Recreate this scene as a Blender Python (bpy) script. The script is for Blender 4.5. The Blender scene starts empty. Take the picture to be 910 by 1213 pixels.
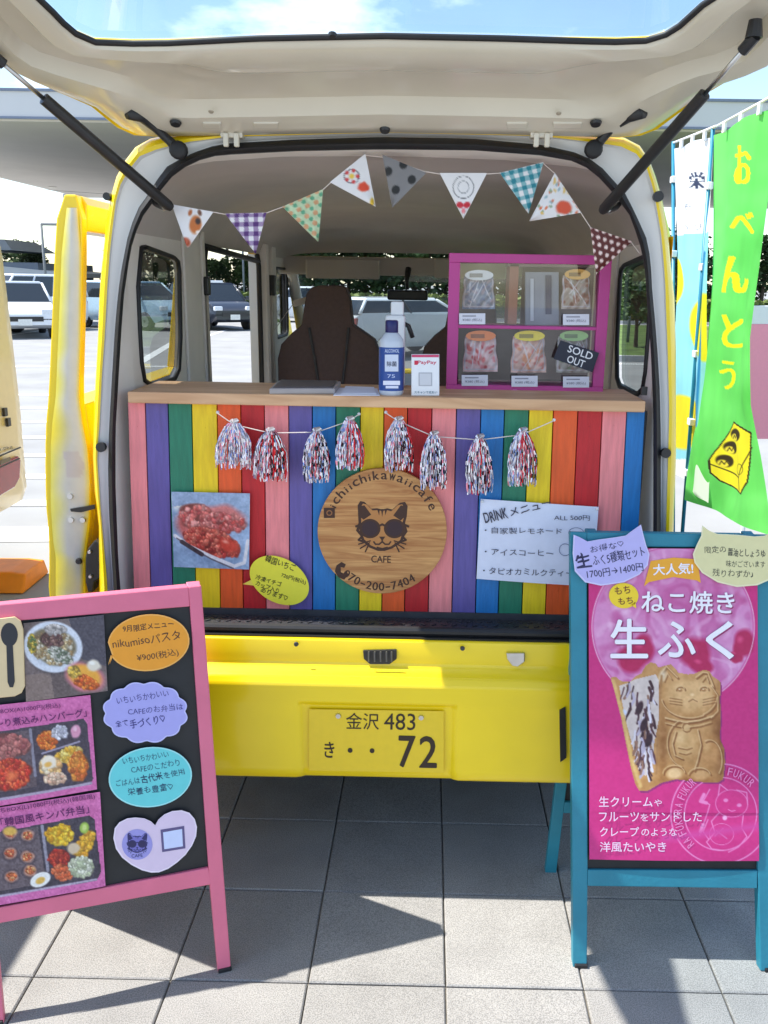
import bpy, bmesh, math, random
import numpy as np
from mathutils import Vector, Matrix
from mathutils.geometry import tessellate_polygon
random.seed(7); rng = np.random.default_rng(7)
S = bpy.context.scene
COL = S.collection

# ------------------------------------------------------------------ camera
F = 1050.0; CX = 495.0; CY = 606.5; EYE = 1.52
PITCH = math.radians(14.47); RHO = .017; YAW = math.radians(.5)
f0 = np.array([-math.sin(YAW)*math.cos(PITCH), math.cos(YAW)*math.cos(PITCH), -math.sin(PITCH)])
r0 = np.array([math.cos(YAW), math.sin(YAW), 0.]); u0 = np.cross(r0, f0)
RR = r0*math.cos(RHO)+u0*math.sin(RHO); UU = u0*math.cos(RHO)-r0*math.sin(RHO)
CC = np.array([0., 0., EYE])
cam_d = bpy.data.cameras.new("camera"); cam = bpy.data.objects.new("camera", cam_d); COL.objects.link(cam)
cam_d.sensor_fit = 'HORIZONTAL'; cam_d.sensor_width = 36; cam_d.lens = F/910*36
cam_d.shift_x = (455-CX)/910; cam_d.clip_start = .05; cam_d.clip_end = 2000
cam.matrix_world = Matrix(((RR[0], UU[0], -f0[0], 0), (RR[1], UU[1], -f0[1], 0), (RR[2], UU[2], -f0[2], EYE), (0, 0, 0, 1)))
S.camera = cam
S.render.resolution_x = 768; S.render.resolution_y = 1024

# ------------------------------------------------------------------ sun, sky, exposure
SUNL = Vector((.648, -.028, -1)).normalized()
sun_d = bpy.data.lights.new("sun", 'SUN'); sun = bpy.data.objects.new("sun", sun_d); COL.objects.link(sun)
sun_d.energy = 4.3; sun_d.angle = math.radians(.53); sun_d.color = (1, .965, .9)
sun.rotation_euler = SUNL.to_track_quat('-Z', 'Y').to_euler()
w = bpy.data.worlds.new("World"); S.world = w; w.use_nodes = True
nt = w.node_tree; nt.nodes.clear()
sky = nt.nodes.new('ShaderNodeTexSky'); sky.sky_type = 'NISHITA'; sky.sun_disc = False
sky.sun_elevation = math.asin(-SUNL.z); sky.sun_rotation = math.atan2(-SUNL.x, -SUNL.y)
sky.air_density = 1.0; sky.dust_density = .4; sky.ozone_density = 1.2
tc = nt.nodes.new('ShaderNodeTexCoord'); mp = nt.nodes.new('ShaderNodeMapping'); mp.inputs['Scale'].default_value = (1, 1, 2.6)
nz = nt.nodes.new('ShaderNodeTexNoise'); nz.inputs['Scale'].default_value = 2.1; nz.inputs['Detail'].default_value = 7; nz.inputs['Roughness'].default_value = .58
rp = nt.nodes.new('ShaderNodeValToRGB'); rp.color_ramp.elements[0].position = .56; rp.color_ramp.elements[1].position = .72
rp.color_ramp.elements[0].color = (0, 0, 0, 1); rp.color_ramp.elements[1].color = (.8, .8, .8, 1)
mx = nt.nodes.new('ShaderNodeMix'); mx.data_type = 'RGBA'; mx.inputs['B'].default_value = (10.5, 10.8, 11.4, 1)
bg = nt.nodes.new('ShaderNodeBackground'); bg.inputs['Strength'].default_value = .145
ow = nt.nodes.new('ShaderNodeOutputWorld')
L = nt.links.new
L(tc.outputs['Generated'], mp.inputs['Vector']); L(mp.outputs['Vector'], nz.inputs['Vector']); L(nz.outputs['Fac'], rp.inputs['Fac'])
L(rp.outputs['Color'], mx.inputs['Factor']); L(sky.outputs['Color'], mx.inputs['A']); L(mx.outputs['Result'], bg.inputs['Color'])
L(bg.outputs['Background'], ow.inputs['Surface'])
S.view_settings.view_transform = 'Standard'; S.view_settings.look = 'None'; S.view_settings.exposure = 0.98; S.view_settings.gamma = 1
S.cycles.max_bounces = 10; S.cycles.transparent_max_bounces = 16; S.cycles.diffuse_bounces = 5

# ------------------------------------------------------------------ photo geometry: photo pixel -> point on a real plane
def ray(px, py): return f0+RR*((px-CX)/F)-UU*((py-CY)/F)
class Plane:
    """A real plane in the scene; pt() reads off where a photographed point lies on it, off metres proud of it."""
    def __init__(s, P, n): s.P = np.array(P, float); s.n = np.array(n, float); s.n /= np.linalg.norm(s.n)
    def pt(s, px, py, off=0.):
        d = ray(px, py); P = s.P+s.n*off
        return CC+d*(np.dot(P-CC, s.n)/np.dot(d, s.n))
    def flat(s, px, py, off=0.):   # same spot on the plane, lifted straight off it
        return s.pt(px, py)+s.n*off
def PY(y): return Plane((0, y, 0), (0, -1, 0))
def PZ(z=0): return Plane((0, 0, z), (0, 0, 1))
def PX(x, s=1): return Plane((x, 0, 0), (s, 0, 0))
def lerp(a, b, t): return tuple(a[i]+(b[i]-a[i])*t for i in range(len(a)))

def lin(c):
    c = np.array(c, float)/255.
    return np.where(c <= .04045, c/12.92, ((c+.055)/1.055)**2.4)
def lc(c): v = lin(c); return (float(v[0]), float(v[1]), float(v[2]), 1.)

# ------------------------------------------------------------------ materials
MATS = {}
def mat(name, rgb, rough=.5, metal=0., var=.08, vs=20., bump=0., bs=200., coat=0., spec=.5, emit=None, stretch=None):
    if name in MATS: return MATS[name]
    m = bpy.data.materials.new(name); m.use_nodes = True; n = m.node_tree.nodes; l = m.node_tree.links.new
    b = n['Principled BSDF']; b.inputs['Roughness'].default_value = rough; b.inputs['Metallic'].default_value = metal
    b.inputs['Coat Weight'].default_value = coat; b.inputs['Coat Roughness'].default_value = .06; b.inputs['Specular IOR Level'].default_value = spec
    t = n.new('ShaderNodeTexCoord'); mpn = n.new('ShaderNodeMapping'); l(t.outputs['Object'], mpn.inputs['Vector'])
    if stretch: mpn.inputs['Scale'].default_value = stretch
    z = n.new('ShaderNodeTexNoise'); z.inputs['Scale'].default_value = vs; z.inputs['Detail'].default_value = 5; l(mpn.outputs['Vector'], z.inputs['Vector'])
    r = n.new('ShaderNodeValToRGB'); r.color_ramp.elements[0].position = .3; r.color_ramp.elements[1].position = .7
    c = np.array(rgb[:3])
    r.color_ramp.elements[0].color = (*np.clip(c*(1-var), 0, 1), 1); r.color_ramp.elements[1].color = (*np.clip(c*(1+var), 0, 1), 1)
    l(z.outputs['Fac'], r.inputs['Fac']); l(r.outputs['Color'], b.inputs['Base Color'])
    if bump:
        z2 = n.new('ShaderNodeTexNoise'); z2.inputs['Scale'].default_value = bs; z2.inputs['Detail'].default_value = 3; l(mpn.outputs['Vector'], z2.inputs['Vector'])
        bp = n.new('ShaderNodeBump'); bp.inputs['Strength'].default_value = bump; bp.inputs['Distance'].default_value = .002
        l(z2.outputs['Fac'], bp.inputs['Height']); l(bp.outputs['Normal'], b.inputs['Normal'])
    MATS[name] = m; return m
def cm(name, rgb255, **k): return mat(name, lin(rgb255), **k)
def attr_mat(name, rough=.55, metal=0., var=.05, vs=60, coat=0.):
    m = bpy.data.materials.new(name); m.use_nodes = True; n = m.node_tree.nodes; l = m.node_tree.links.new
    b = n['Principled BSDF']; b.inputs['Roughness'].default_value = rough; b.inputs['Metallic'].default_value = metal; b.inputs['Coat Weight'].default_value = coat
    a = n.new('ShaderNodeAttribute'); a.attribute_name = 'Col'
    t = n.new('ShaderNodeTexCoord'); z = n.new('ShaderNodeTexNoise'); z.inputs['Scale'].default_value = vs; l(t.outputs['Object'], z.inputs['Vector'])
    mr = n.new('ShaderNodeMapRange'); mr.inputs['To Min'].default_value = 1-var; mr.inputs['To Max'].default_value = 1+var; l(z.outputs['Fac'], mr.inputs['Value'])
    x = n.new('ShaderNodeVectorMath'); x.operation = 'SCALE'; l(a.outputs['Color'], x.inputs[0]); l(mr.outputs['Result'], x.inputs['Scale']); l(x.outputs['Vector'], b.inputs['Base Color'])
    MATS[name] = m; return m
PRINT = attr_mat('print', .5); PRINTC = attr_mat('painted', .45, coat=.2); FOIL = attr_mat('foil', .28, .75, .2, 150)
def glassm(name, tint, refl=.12):
    m = bpy.data.materials.new(name); m.use_nodes = True; n = m.node_tree.nodes; l = m.node_tree.links.new; n.clear()
    o = n.new('ShaderNodeOutputMaterial'); tr = n.new('ShaderNodeBsdfTransparent'); tr.inputs['Color'].default_value = (*tint, 1)
    g = n.new('ShaderNodeBsdfGlossy'); g.inputs['Roughness'].default_value = .02; mxs = n.new('ShaderNodeMixShader')
    lw = n.new('ShaderNodeLayerWeight'); lw.inputs['Blend'].default_value = .25
    t = n.new('ShaderNodeTexCoord'); z = n.new('ShaderNodeTexNoise'); z.inputs['Scale'].default_value = 6; l(t.outputs['Object'], z.inputs['Vector'])
    mu = n.new('ShaderNodeMath'); mu.operation = 'MULTIPLY'; mu.inputs[1].default_value = refl; l(z.outputs['Fac'], mu.inputs[0])
    ad = n.new('ShaderNodeMath'); ad.operation = 'MULTIPLY_ADD'; ad.inputs[1].default_value = .6; l(lw.outputs['Fresnel'], ad.inputs[0]); l(mu.outputs[0], ad.inputs[2])
    l(ad.outputs[0], mxs.inputs['Fac']); l(tr.outputs[0], mxs.inputs[1]); l(g.outputs[0], mxs.inputs[2]); l(mxs.outputs[0], o.inputs['Surface'])
    MATS[name] = m; return m
GLASS = glassm('window_glass', (.86, .92, .9)); GLASSC = glassm('clear_plastic', (.93, .94, .95), .18)

YEL = mat('yellow_paint', (.92, .66, .004), .32, var=.05, vs=5, coat=.35)
WHITEP = cm('white_jamb_paint', (224, 222, 218), rough=.35, var=.03, vs=4, coat=.3)
CREAM = cm('cream_primer', (212, 204, 186), rough=.36, var=.05, vs=5, coat=.6)
RUB = mat('black_rubber', (.012, .012, .014), .55, var=.2, vs=30)
BLK = mat('black_plastic', (.02, .02, .022), .4, var=.2, vs=40)
TRIM = cm('grey_interior_trim', (232, 225, 217), rough=.7, var=.05, vs=8, bump=.25, bs=400)
HEAD = cm('headliner', (196, 187, 180), rough=.95, var=.05, vs=6, bump=.4, bs=500)
SEAT = cm('dark_seat_cloth', (92, 76, 74), rough=.9, var=.08, vs=60, bump=.5, bs=300)
METAL = mat('steel', (.6, .6, .6), .3, 1., var=.1)
DGREY = mat('dark_grey', (.05, .05, .055), .6, var=.2)
WHITE = cm('white_plastic', (232, 234, 238), rough=.45, var=.02)
PAPER = cm('white_paper', (226, 228, 240), rough=.8, var=.03, vs=8)

# ------------------------------------------------------------------ objects
WO = {}
def tagit(o, label=None, cat=None, group=None, kind=None):
    if label: o['label'] = label
    if cat: o['category'] = cat
    if group: o['group'] = group
    if kind: o['kind'] = kind
    return o
def thing(name, label, cat, loc=(0, 0, 0), group=None):
    o = bpy.data.objects.new(name, None); COL.objects.link(o); o.location = [float(v) for v in loc]; o.empty_display_size = .1
    WO[o.name] = np.array(loc, float); return tagit(o, label, cat, group)
class MB:
    def __init__(s): s.v = []; s.f = []; s.c = []; s.m = []; s.col = (200, 200, 200); s.mi = 0
    def add(s, vs, fs, col=None):
        b = len(s.v); s.v += [tuple(map(float, p)) for p in vs]
        for f in fs: s.f.append(tuple(b+i for i in f)); s.c.append(col or s.col); s.m.append(s.mi)
        return s
    def box(s, c, d, col=None, rz=0.):
        x, y, z = c; a, b, e = d[0]/2, d[1]/2, d[2]/2; cr, sr = math.cos(rz), math.sin(rz)
        vs = []
        for k in (-e, e):
            for i, j in ((-a, -b), (a, -b), (a, b), (-a, b)): vs.append((x+i*cr-j*sr, y+i*sr+j*cr, z+k))
        return s.add(vs, [(0, 3, 2, 1), (4, 5, 6, 7), (0, 1, 5, 4), (1, 2, 6, 5), (2, 3, 7, 6), (3, 0, 4, 7)], col)
    def prism(s, pts, n, th, col=None, back=False):
        """pts: 3D outline (front face); extruded by th against n"""
        n = np.array(n, float); k = len(pts); A = [np.array(p, float) for p in pts]; B = [p-n*th for p in A]
        nn = sum((np.cross(A[i]-A[0], A[(i+1) % k]-A[0]) for i in range(1, k-1)), np.zeros(3))
        if np.dot(nn, n) < 0: A.reverse(); B.reverse()
        tri = tessellate_polygon([[Vector(p) for p in A]])
        fs = []
        for t in tri:
            t = tuple(t); q = np.cross(A[t[1]]-A[t[0]], A[t[2]]-A[t[0]])
            if np.dot(q, n) < 0: t = t[::-1]
            fs.append(t); fs.append(tuple(k+i for i in t[::-1]))
        if k <= 4: fs = [tuple(range(k)), tuple(range(2*k-1, k-1, -1))]
        for i in range(k): j = (i+1) % k; fs.append((i, k+i, k+j, j))
        return s.add(A+B, fs, col)
    def tube(s, path, r, n=8, col=None, caps=True):
        P = [Vector(p) for p in path]; rs = r if hasattr(r, '__len__') else [r]*len(P); rings = []; prev = None
        for i, p in enumerate(P):
            t = (P[min(i+1, len(P)-1)]-P[max(i-1, 0)]).normalized()
            a = prev if prev is not None else (Vector((0, 0, 1)) if abs(t.z) < .9 else Vector((1, 0, 0)))
            u = (a-t*a.dot(t)).normalized(); prev = u; vv = t.cross(u)
            rings.append([p+(u*math.cos(6.28318*k/n)+vv*math.sin(6.28318*k/n))*rs[i] for k in range(n)])
        return s.loft(rings, True, caps, col)
    def loft(s, rings, closed=True, caps=False, col=None, flip=False):
        n = len(rings[0]); vs = [p for r in rings for p in r]; fs = []
        for i in range(len(rings)-1):
            for k in range(n if closed else n-1):
                q = (i*n+k, i*n+(k+1) % n, (i+1)*n+(k+1) % n, (i+1)*n+k); fs.append(q[::-1] if flip else q)
        if caps: fs.append(tuple(range(n))[::-1]); fs.append(tuple((len(rings)-1)*n+k for k in range(n)))
        return s.add(vs, fs, col)
    def lathe(s, c, prof, n=20, col=None, ax=2):
        rings = []
        for r, h in prof:
            rg = []
            for k in range(n):
                a = 6.28318*k/n; q = [r*math.cos(a), r*math.sin(a)]
                p = [q[0], q[1], h] if ax == 2 else ([q[0], h, q[1]] if ax == 1 else [h, q[0], q[1]])
                rg.append((c[0]+p[0], c[1]+p[1], c[2]+p[2]))
            rings.append(rg)
        return s.loft(rings, True, True, col)
    def mesh(s, name, mats, org=(0, 0, 0), smooth=False):
        me = bpy.data.meshes.new(name); o = np.array(org)
        me.from_pydata([tuple(np.array(p)-o) for p in s.v], [], s.f)
        if not isinstance(mats, (list, tuple)): mats = [mats]
        for m in mats: me.materials.append(m)
        me.polygons.foreach_set('material_index', s.m)
        if smooth: me.polygons.foreach_set('use_smooth', [True]*len(s.f))
        at = me.attributes.new('Col', 'BYTE_COLOR' if False else 'FLOAT_COLOR', 'CORNER')
        cc = {}; buf = []
        for f, c in zip(s.f, s.c):
            if c not in cc: cc[c] = lc(c)
            buf += list(cc[c])*len(f)
        at.data.foreach_set('color', buf)
        me.update(); return me
    def build(s, name, mats, parent=None, smooth=False, bevel=0., label=None, loc=None, fixn=True):
        org = WO[parent.name] if parent is not None and parent.name in WO else (np.array(loc, float) if loc is not None else np.zeros(3))
        me = s.mesh(name, mats, org, smooth)
        if fixn:
            bm = bmesh.new(); bm.from_mesh(me); bmesh.ops.recalc_face_normals(bm, faces=bm.faces); bm.to_mesh(me); bm.free()
        o = bpy.data.objects.new(name, me); COL.objects.link(o)
        if parent is not None: o.parent = parent; WO[o.name] = org
        else: o.location = [float(v) for v in org]; WO[o.name] = org
        if label: o['label'] = label
        if bevel:
            b = o.modifiers.new('bevel', 'BEVEL'); b.width = bevel; b.segments = 2; b.limit_method = 'ANGLE'; b.angle_limit = .7
        if smooth and fixn is not None:
            try: me.shade_auto_smooth
            except Exception: pass
        return o
def autosmooth(o, ang=40):
    me = o.data; bm = bmesh.new(); bm.from_mesh(me)
    for f in bm.faces: f.smooth = True
    for e in bm.edges:
        if len(e.link_faces) == 2 and e.calc_face_angle(3.) > math.radians(ang): e.smooth = False
    bm.to_mesh(me); bm.free(); return o

# ---- glyphs
GC = {}
def glyphs(s, bold=0.):
    k = (s, bold)
    if k in GC: return GC[k]
    cu = bpy.data.curves.new('t', 'FONT'); cu.body = s; cu.size = 1; cu.offset = bold; cu.resolution_u = 3
    ob = bpy.data.objects.new('t', cu); COL.objects.link(ob)
    dg = bpy.context.evaluated_depsgraph_get(); ev = ob.evaluated_get(dg); me = ev.to_mesh()
    v = np.array([tuple(x.co)[:2] for x in me.vertices]).reshape(-1, 2); f = [tuple(p.vertices) for p in me.polygons]
    ev.to_mesh_clear(); bpy.data.objects.remove(ob); bpy.data.curves.remove(cu)
    if len(v):
        v = v-v.min(0); e = v.max(0); v = v/np.maximum(e, 1e-6)
        asp = e[0]/max(e[1], 1e-6)
    else: asp = 1
    GC[k] = (v, f, asp); return GC[k]
def text(mb, pl, s, p0, p1, h, col=(20, 20, 25), off=.0008, bold=0., up=None, wob=0., dup=None):
    """write s on plane pl, photo pixel p0 (bottom left) to p1 (bottom right), h photo pixels tall"""
    v, f, a = glyphs(s, 0.)
    if not len(v): return
    if bold > .012 and dup is None:
        e = bold*h*.55
        for k, (ex, ey) in enumerate(((-e, 0), (e, 0), (0, e), (0, -e))): text(mb, pl, s, (p0[0]+ex, p0[1]+ey), (p1[0]+ex, p1[1]+ey), h, col, off-.00004*(k+1), 0, up, wob, 1)
    d = np.array(p1, float)-np.array(p0, float); n = d/np.linalg.norm(d); u = np.array([n[1], -n[0]])*h if up is None else np.array(up, float)*h
    vs = []
    for x, y in v:
        yy = y+wob*math.sin(x*17)+wob*.6*math.sin(x*41+1)
        q = np.array(p0)+d*x+u*yy; vs.append(pl.flat(q[0], q[1], off))
    mb.add(vs, f, col)
def pflat(mb, pl, pts, off, col, th=None):
    """flat printed / cut shape from photo outline"""
    A = [pl.flat(x, y, off) for x, y in pts]
    if th: mb.prism(A, pl.n, th, col)
    else:
        tri = tessellate_polygon([[Vector(p) for p in A]]); mb.add(A, [tuple(t) for t in tri], col)
def ellpts(cx, cy, rx, ry, rot=0, n=36, wob=0, k=5):
    out = []; c, s_ = math.cos(rot), math.sin(rot)
    for i in range(n):
        a = 6.28318*i/n; r = 1+wob*math.cos(k*a); x, y = rx*r*math.cos(a), ry*r*math.sin(a); out.append((cx+x*c-y*s_, cy+x*s_+y*c))
    return out
def stroke(mb, pl, pts, wpx, off, col):
    for (x0, y0), (x1, y1) in zip(pts[:-1], pts[1:]):
        d = math.hypot(x1-x0, y1-y0) or 1; nx, ny = -(y1-y0)/d*wpx/2, (x1-x0)/d*wpx/2; ex, ey = (x1-x0)/d*wpx*.3, (y1-y0)/d*wpx*.3
        off += 2e-5
        pflat(mb, pl, [(x0+nx-ex, y0+ny-ey), (x1+nx+ex, y1+ny+ey), (x1-nx+ex, y1-ny+ey), (x0-nx-ex, y0-ny-ey)], off, col)

# ---- painted prints: fine vertex-coloured sheets
def vnoise(X, Y, sc, seed=0):
    r = np.random.default_rng(seed); T = r.random((64, 64)); x = X/sc; y = Y/sc; xi = np.floor(x).astype(int); yi = np.floor(y).astype(int); fx = x-xi; fy = y-yi
    fx = fx*fx*(3-2*fx); fy = fy*fy*(3-2*fy); g = lambda a, b: T[a % 64, b % 64]
    return (g(xi, yi)*(1-fx)+g(xi+1, yi)*fx)*(1-fy)+(g(xi, yi+1)*(1-fx)+g(xi+1, yi+1)*fx)*fy-.5
class Canvas:
    def __init__(s, tl, tr, br, bl, nx, ny, base=(255, 255, 255)):
        a, b = np.meshgrid(np.linspace(0, 1, nx+1), np.linspace(0, 1, ny+1)); s.nx, s.ny = nx, ny; s.a, s.b = a, b
        q = [np.array(p, float) for p in (tl, tr, br, bl)]
        s.X = (q[0][0]*(1-a)+q[1][0]*a)*(1-b)+(q[3][0]*(1-a)+q[2][0]*a)*b
        s.Y = (q[0][1]*(1-a)+q[1][1]*a)*(1-b)+(q[3][1]*(1-a)+q[2][1]*a)*b
        s.I = np.ones(a.shape+(3,))*np.array(base, float)
    def mixin(s, m, col):
        m = np.clip(m, 0, 1)[..., None]; s.I = s.I*(1-m)+np.array(col, float)*m
    def ell(s, cx, cy, rx, ry, rot, col, soft=.25, wob=0., seed=0, ring=None):
        c, q = math.cos(rot), math.sin(rot); dx, dy = s.X-cx, s.Y-cy; u = (dx*c+dy*q)/rx; v = (-dx*q+dy*c)/ry; r = np.sqrt(u*u+v*v)
        if wob: r = r+wob*vnoise(s.X, s.Y, max(rx, ry)*.5, seed)
        if ring: m = 1-np.abs(r-1+ring/2)/(ring/2)
        else: m = (1-r)/soft
        s.mixin(m, col)
    def poly(s, pts, col, soft=0):
        ins = np.zeros(s.X.shape, bool); n = len(pts)
        for i in range(n):
            x0, y0 = pts[i]; x1, y1 = pts[(i+1) % n]
            c = ((y0 > s.Y) != (y1 > s.Y)) & (s.X < (x1-x0)*(s.Y-y0)/((y1-y0) or 1e-9)+x0); ins ^= c
        s.mixin(ins.astype(float), col)
    def line(s, pts, w, col, soft=.7):
        D = np.full(s.X.shape, 1e9)
        for (x0, y0), (x1, y1) in zip(pts[:-1], pts[1:]):
            L2 = (x1-x0)**2+(y1-y0)**2 or 1e-9; t = np.clip(((s.X-x0)*(x1-x0)+(s.Y-y0)*(y1-y0))/L2, 0, 1)
            D = np.minimum(D, np.hypot(s.X-x0-t*(x1-x0), s.Y-y0-t*(y1-y0)))
        s.mixin((w/2-D)/soft+.5, col)
    def noise(s, amp, sc, seed=0): s.I = s.I+(vnoise(s.X, s.Y, sc, seed)*amp)[..., None]
    def food(s, cx, cy, rx, ry, rot, pal, n, r, seed=0, hi=18):
        g = np.random.default_rng(seed)
        s.ell(cx, cy, rx, ry, rot, [v*.6 for v in pal[0]], .15, .25, seed)
        n = int(n*2.1); r = r*.72
        for i in range(n):
            t = g.random()*6.283; q = math.sqrt(g.random())*.9; x = q*math.cos(t)*rx; y = q*math.sin(t)*ry
            X = cx+x*math.cos(rot)-y*math.sin(rot); Y = cy+x*math.sin(rot)+y*math.cos(rot)
            c = np.array(pal[g.integers(len(pal))], float)*(.82+.3*g.random()); rr = r*(.6+.8*g.random()); a = g.random()*3
            s.ell(X, Y+rr*.2, rr, rr*(.5+.4*g.random()), a, c*.78, .5); s.ell(X, Y, rr*.85, rr*.55, a, c, .5)
            s.ell(X-rr*.2, Y-rr*.25, rr*.3, rr*.2, a, np.minimum(c+hi*2, 255), .8)
        s.noise(9, 1.7, seed+3)
    def text(s, st, cx, cy, wd, ht, col, bold=.02):
        for ex in ((-1, 1) if bold else ()): s.text(st, cx+ex*wd*bold*.7, cy, wd, ht, col, 0)
        v, f, a = glyphs(st, 0.)
        P = np.array([(cx-wd/2+x*wd, cy+ht/2-y*ht) for x, y in v]); M = np.zeros(s.X.shape, bool)
        bb = (s.X > cx-wd/2-1) & (s.X < cx+wd/2+1) & (s.Y > cy-ht/2-1) & (s.Y < cy+ht/2+1); xs = s.X[bb]; ys = s.Y[bb]; o = np.zeros(xs.shape, bool)
        for fc in f:
            for k in range(1, len(fc)-1):
                A, B, C_ = P[fc[0]], P[fc[k]], P[fc[k+1]]
                d1 = (B[0]-A[0])*(ys-A[1])-(B[1]-A[1])*(xs-A[0]); d2 = (C_[0]-B[0])*(ys-B[1])-(C_[1]-B[1])*(xs-B[0]); d3 = (A[0]-C_[0])*(ys-C_[1])-(A[1]-C_[1])*(xs-C_[0])
                o |= ((d1 >= 0) & (d2 >= 0) & (d3 >= 0)) | ((d1 <= 0) & (d2 <= 0) & (d3 <= 0))
        M[bb] = o; s.mixin(M.astype(float), col)
    def build(s, name, fn, parent=None, m=None, mask=None, label=None, smooth=True):
        """fn(px,py,a,b) -> 3D"""
        ny, nx = s.ny, s.nx; org = WO[parent.name] if parent is not None else np.zeros(3)
        P = [fn(s.X[j, i], s.Y[j, i], s.a[j, i], s.b[j, i])-org for j in range(ny+1) for i in range(nx+1)]
        f = []
        for j in range(ny):
            for i in range(nx):
                if mask is None or mask[j, i]: k = j*(nx+1)+i; f.append((k, k+nx+1, k+nx+2, k+1))
        me = bpy.data.meshes.new(name); me.from_pydata([tuple(p) for p in P], [], f); me.materials.append(m or PRINT)
        at = me.attributes.new('Col', 'FLOAT_COLOR', 'POINT'); c = lin(np.clip(s.I, 0, 255)).reshape(-1, 3)
        at.data.foreach_set('color', np.hstack([c, np.ones((len(c), 1))]).ravel())
        if mask is not None:
            bm = bmesh.new(); bm.from_mesh(me); bmesh.ops.delete(bm, geom=[x for x in bm.verts if not x.link_faces], context='VERTS'); bm.to_mesh(me); bm.free()
        if smooth: me.polygons.foreach_set('use_smooth', [True]*len(me.polygons))
        o = bpy.data.objects.new(name, me); COL.objects.link(o)
        if parent is not None: o.parent = parent; WO[o.name] = org
        if label: o['label'] = label
        return o
# ================================================================== GROUND
def sheet(name, pts, z, m, kind='structure', parent=None):
    b = MB(); b.add([(x, y, z) for x, y in pts], [tuple(range(len(pts)))]); o = b.build(name, m, parent)
    if kind: o['kind'] = kind
    return o
ASPH = mat('pale_concrete', (.30, .298, .29), .9, var=.12, vs=1.2, bump=.4, bs=120)
sheet('ground', [(-400, -60), (400, -60), (400, 700), (-400, 700)], -.034, ASPH)
GRAV = mat('joint_sand', (.15, .135, .11), .95, var=.4, vs=90)
pave = sheet('paving_bed', [(-1.93, .55), (2.02, .55), (2.02, 3.2), (-1.93, 3.2)], -.0065, GRAV)
def tilemat():
    m = bpy.data.materials.new('granite_slab'); m.use_nodes = True; n = m.node_tree.nodes; l = m.node_tree.links.new; b = n['Principled BSDF']; b.inputs['Roughness'].default_value = .85
    g = n.new('ShaderNodeNewGeometry'); oi = n.new('ShaderNodeObjectInfo')
    z = n.new('ShaderNodeTexNoise'); z.inputs['Scale'].default_value = 380; z.inputs['Detail'].default_value = 2; l(g.outputs['Position'], z.inputs['Vector'])
    z2 = n.new('ShaderNodeTexNoise'); z2.inputs['Scale'].default_value = 7; z2.inputs['Detail'].default_value = 4; l(g.outputs['Position'], z2.inputs['Vector'])
    r = n.new('ShaderNodeValToRGB'); e = r.color_ramp.elements; e[0].position = .36; e[1].position = .6; e[0].color = (.225, .216, .203, 1); e[1].color = (.395, .378, .352, 1); l(z.outputs['Fac'], r.inputs['Fac'])
    m1 = n.new('ShaderNodeMapRange'); m1.inputs['To Min'].default_value = .70; m1.inputs['To Max'].default_value = 1.12; l(z2.outputs['Fac'], m1.inputs['Value'])
    m2 = n.new('ShaderNodeMapRange'); m2.inputs['To Min'].default_value = .93; m2.inputs['To Max'].default_value = 1.05; l(oi.outputs['Random'], m2.inputs['Value'])
    mm = n.new('ShaderNodeMath'); mm.operation = 'MULTIPLY'; l(m1.outputs[0], mm.inputs[0]); l(m2.outputs[0], mm.inputs[1])
    s = n.new('ShaderNodeVectorMath'); s.operation = 'SCALE'; l(r.outputs['Color'], s.inputs[0]); l(mm.outputs[0], s.inputs['Scale']); l(s.outputs[0], b.inputs['Base Color'])
    bp = n.new('ShaderNodeBump'); bp.inputs['Strength'].default_value = .5; bp.inputs['Distance'].default_value = .0015; l(z.outputs['Fac'], bp.inputs['Height']); l(bp.outputs[0], b.inputs['Normal'])
    return m
TILE = tilemat()
ts = .3085; hs = (ts-.0034)/2
b = MB(); c = .003
rings = [[(-hs, -hs, -.03), (hs, -hs, -.03), (hs, hs, -.03), (-hs, hs, -.03)], [(-hs, -hs, -c), (hs, -hs, -c), (hs, hs, -c), (-hs, hs, -c)], [(-hs+c, -hs+c, 0), (hs-c, -hs+c, 0), (hs-c, hs-c, 0), (-hs+c, hs-c, 0)]]
b.loft(rings, True, True); tmesh = b.mesh('paving_slab', TILE)
for i in range(-6, 6):
    for j in range(-3, 5):
        o = bpy.data.objects.new('paving_slab', tmesh); COL.objects.link(o); o.parent = pave
        o.location = (.066+ts*(i+.5), 1.655+ts*(j+.5), random.uniform(-.0012, .0012)); o.rotation_euler = (random.uniform(-.002, .002), random.uniform(-.002, .002), random.uniform(-.003, .003))
LINE = mat('white_line_paint', (.8, .8, .78), .8, var=.06, vs=6)
def roadline(x0, y0, x1, y1, wd, nm='painted_line'):
    d = np.array([x1-x0, y1-y0]); n = np.array([-d[1], d[0]])/np.linalg.norm(d)*wd/2
    o = sheet(nm, [(x0-n[0], y0-n[1]), (x1-n[0], y1-n[1]), (x1+n[0], y1+n[1]), (x0+n[0], y0+n[1])], -.029, LINE); return o
for k, y in enumerate([5.25, 6.05, 6.95, 7.85, 8.8, 9.8, 10.9, 12.2]): roadline(-6.5, y-.35, -1.1, y+.15, .17 if k else .34)
roadline(-1.1, 4.2, -1.4, 13, .12)
for k in range(9): roadline(-14+k*2.6, 24, -14.3+k*2.6, 29, .12)
roadline(-16, 14, -4, 16.5, .15); roadline(-5.5, 17, -9, 38, .2); roadline(3, 18.6, 14, 18.9, .15)
GR = mat('grass', (.10, .16, .035), .95, var=.4, vs=1.5, bump=.8, bs=8)
sheet('lawn', [(1.5, 19.4), (60, 19.8), (60, 39), (1.5, 38)], -.026, GR)
KERB = mat('kerb_concrete', (.42, .41, .4), .85, var=.1, vs=8)
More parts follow.
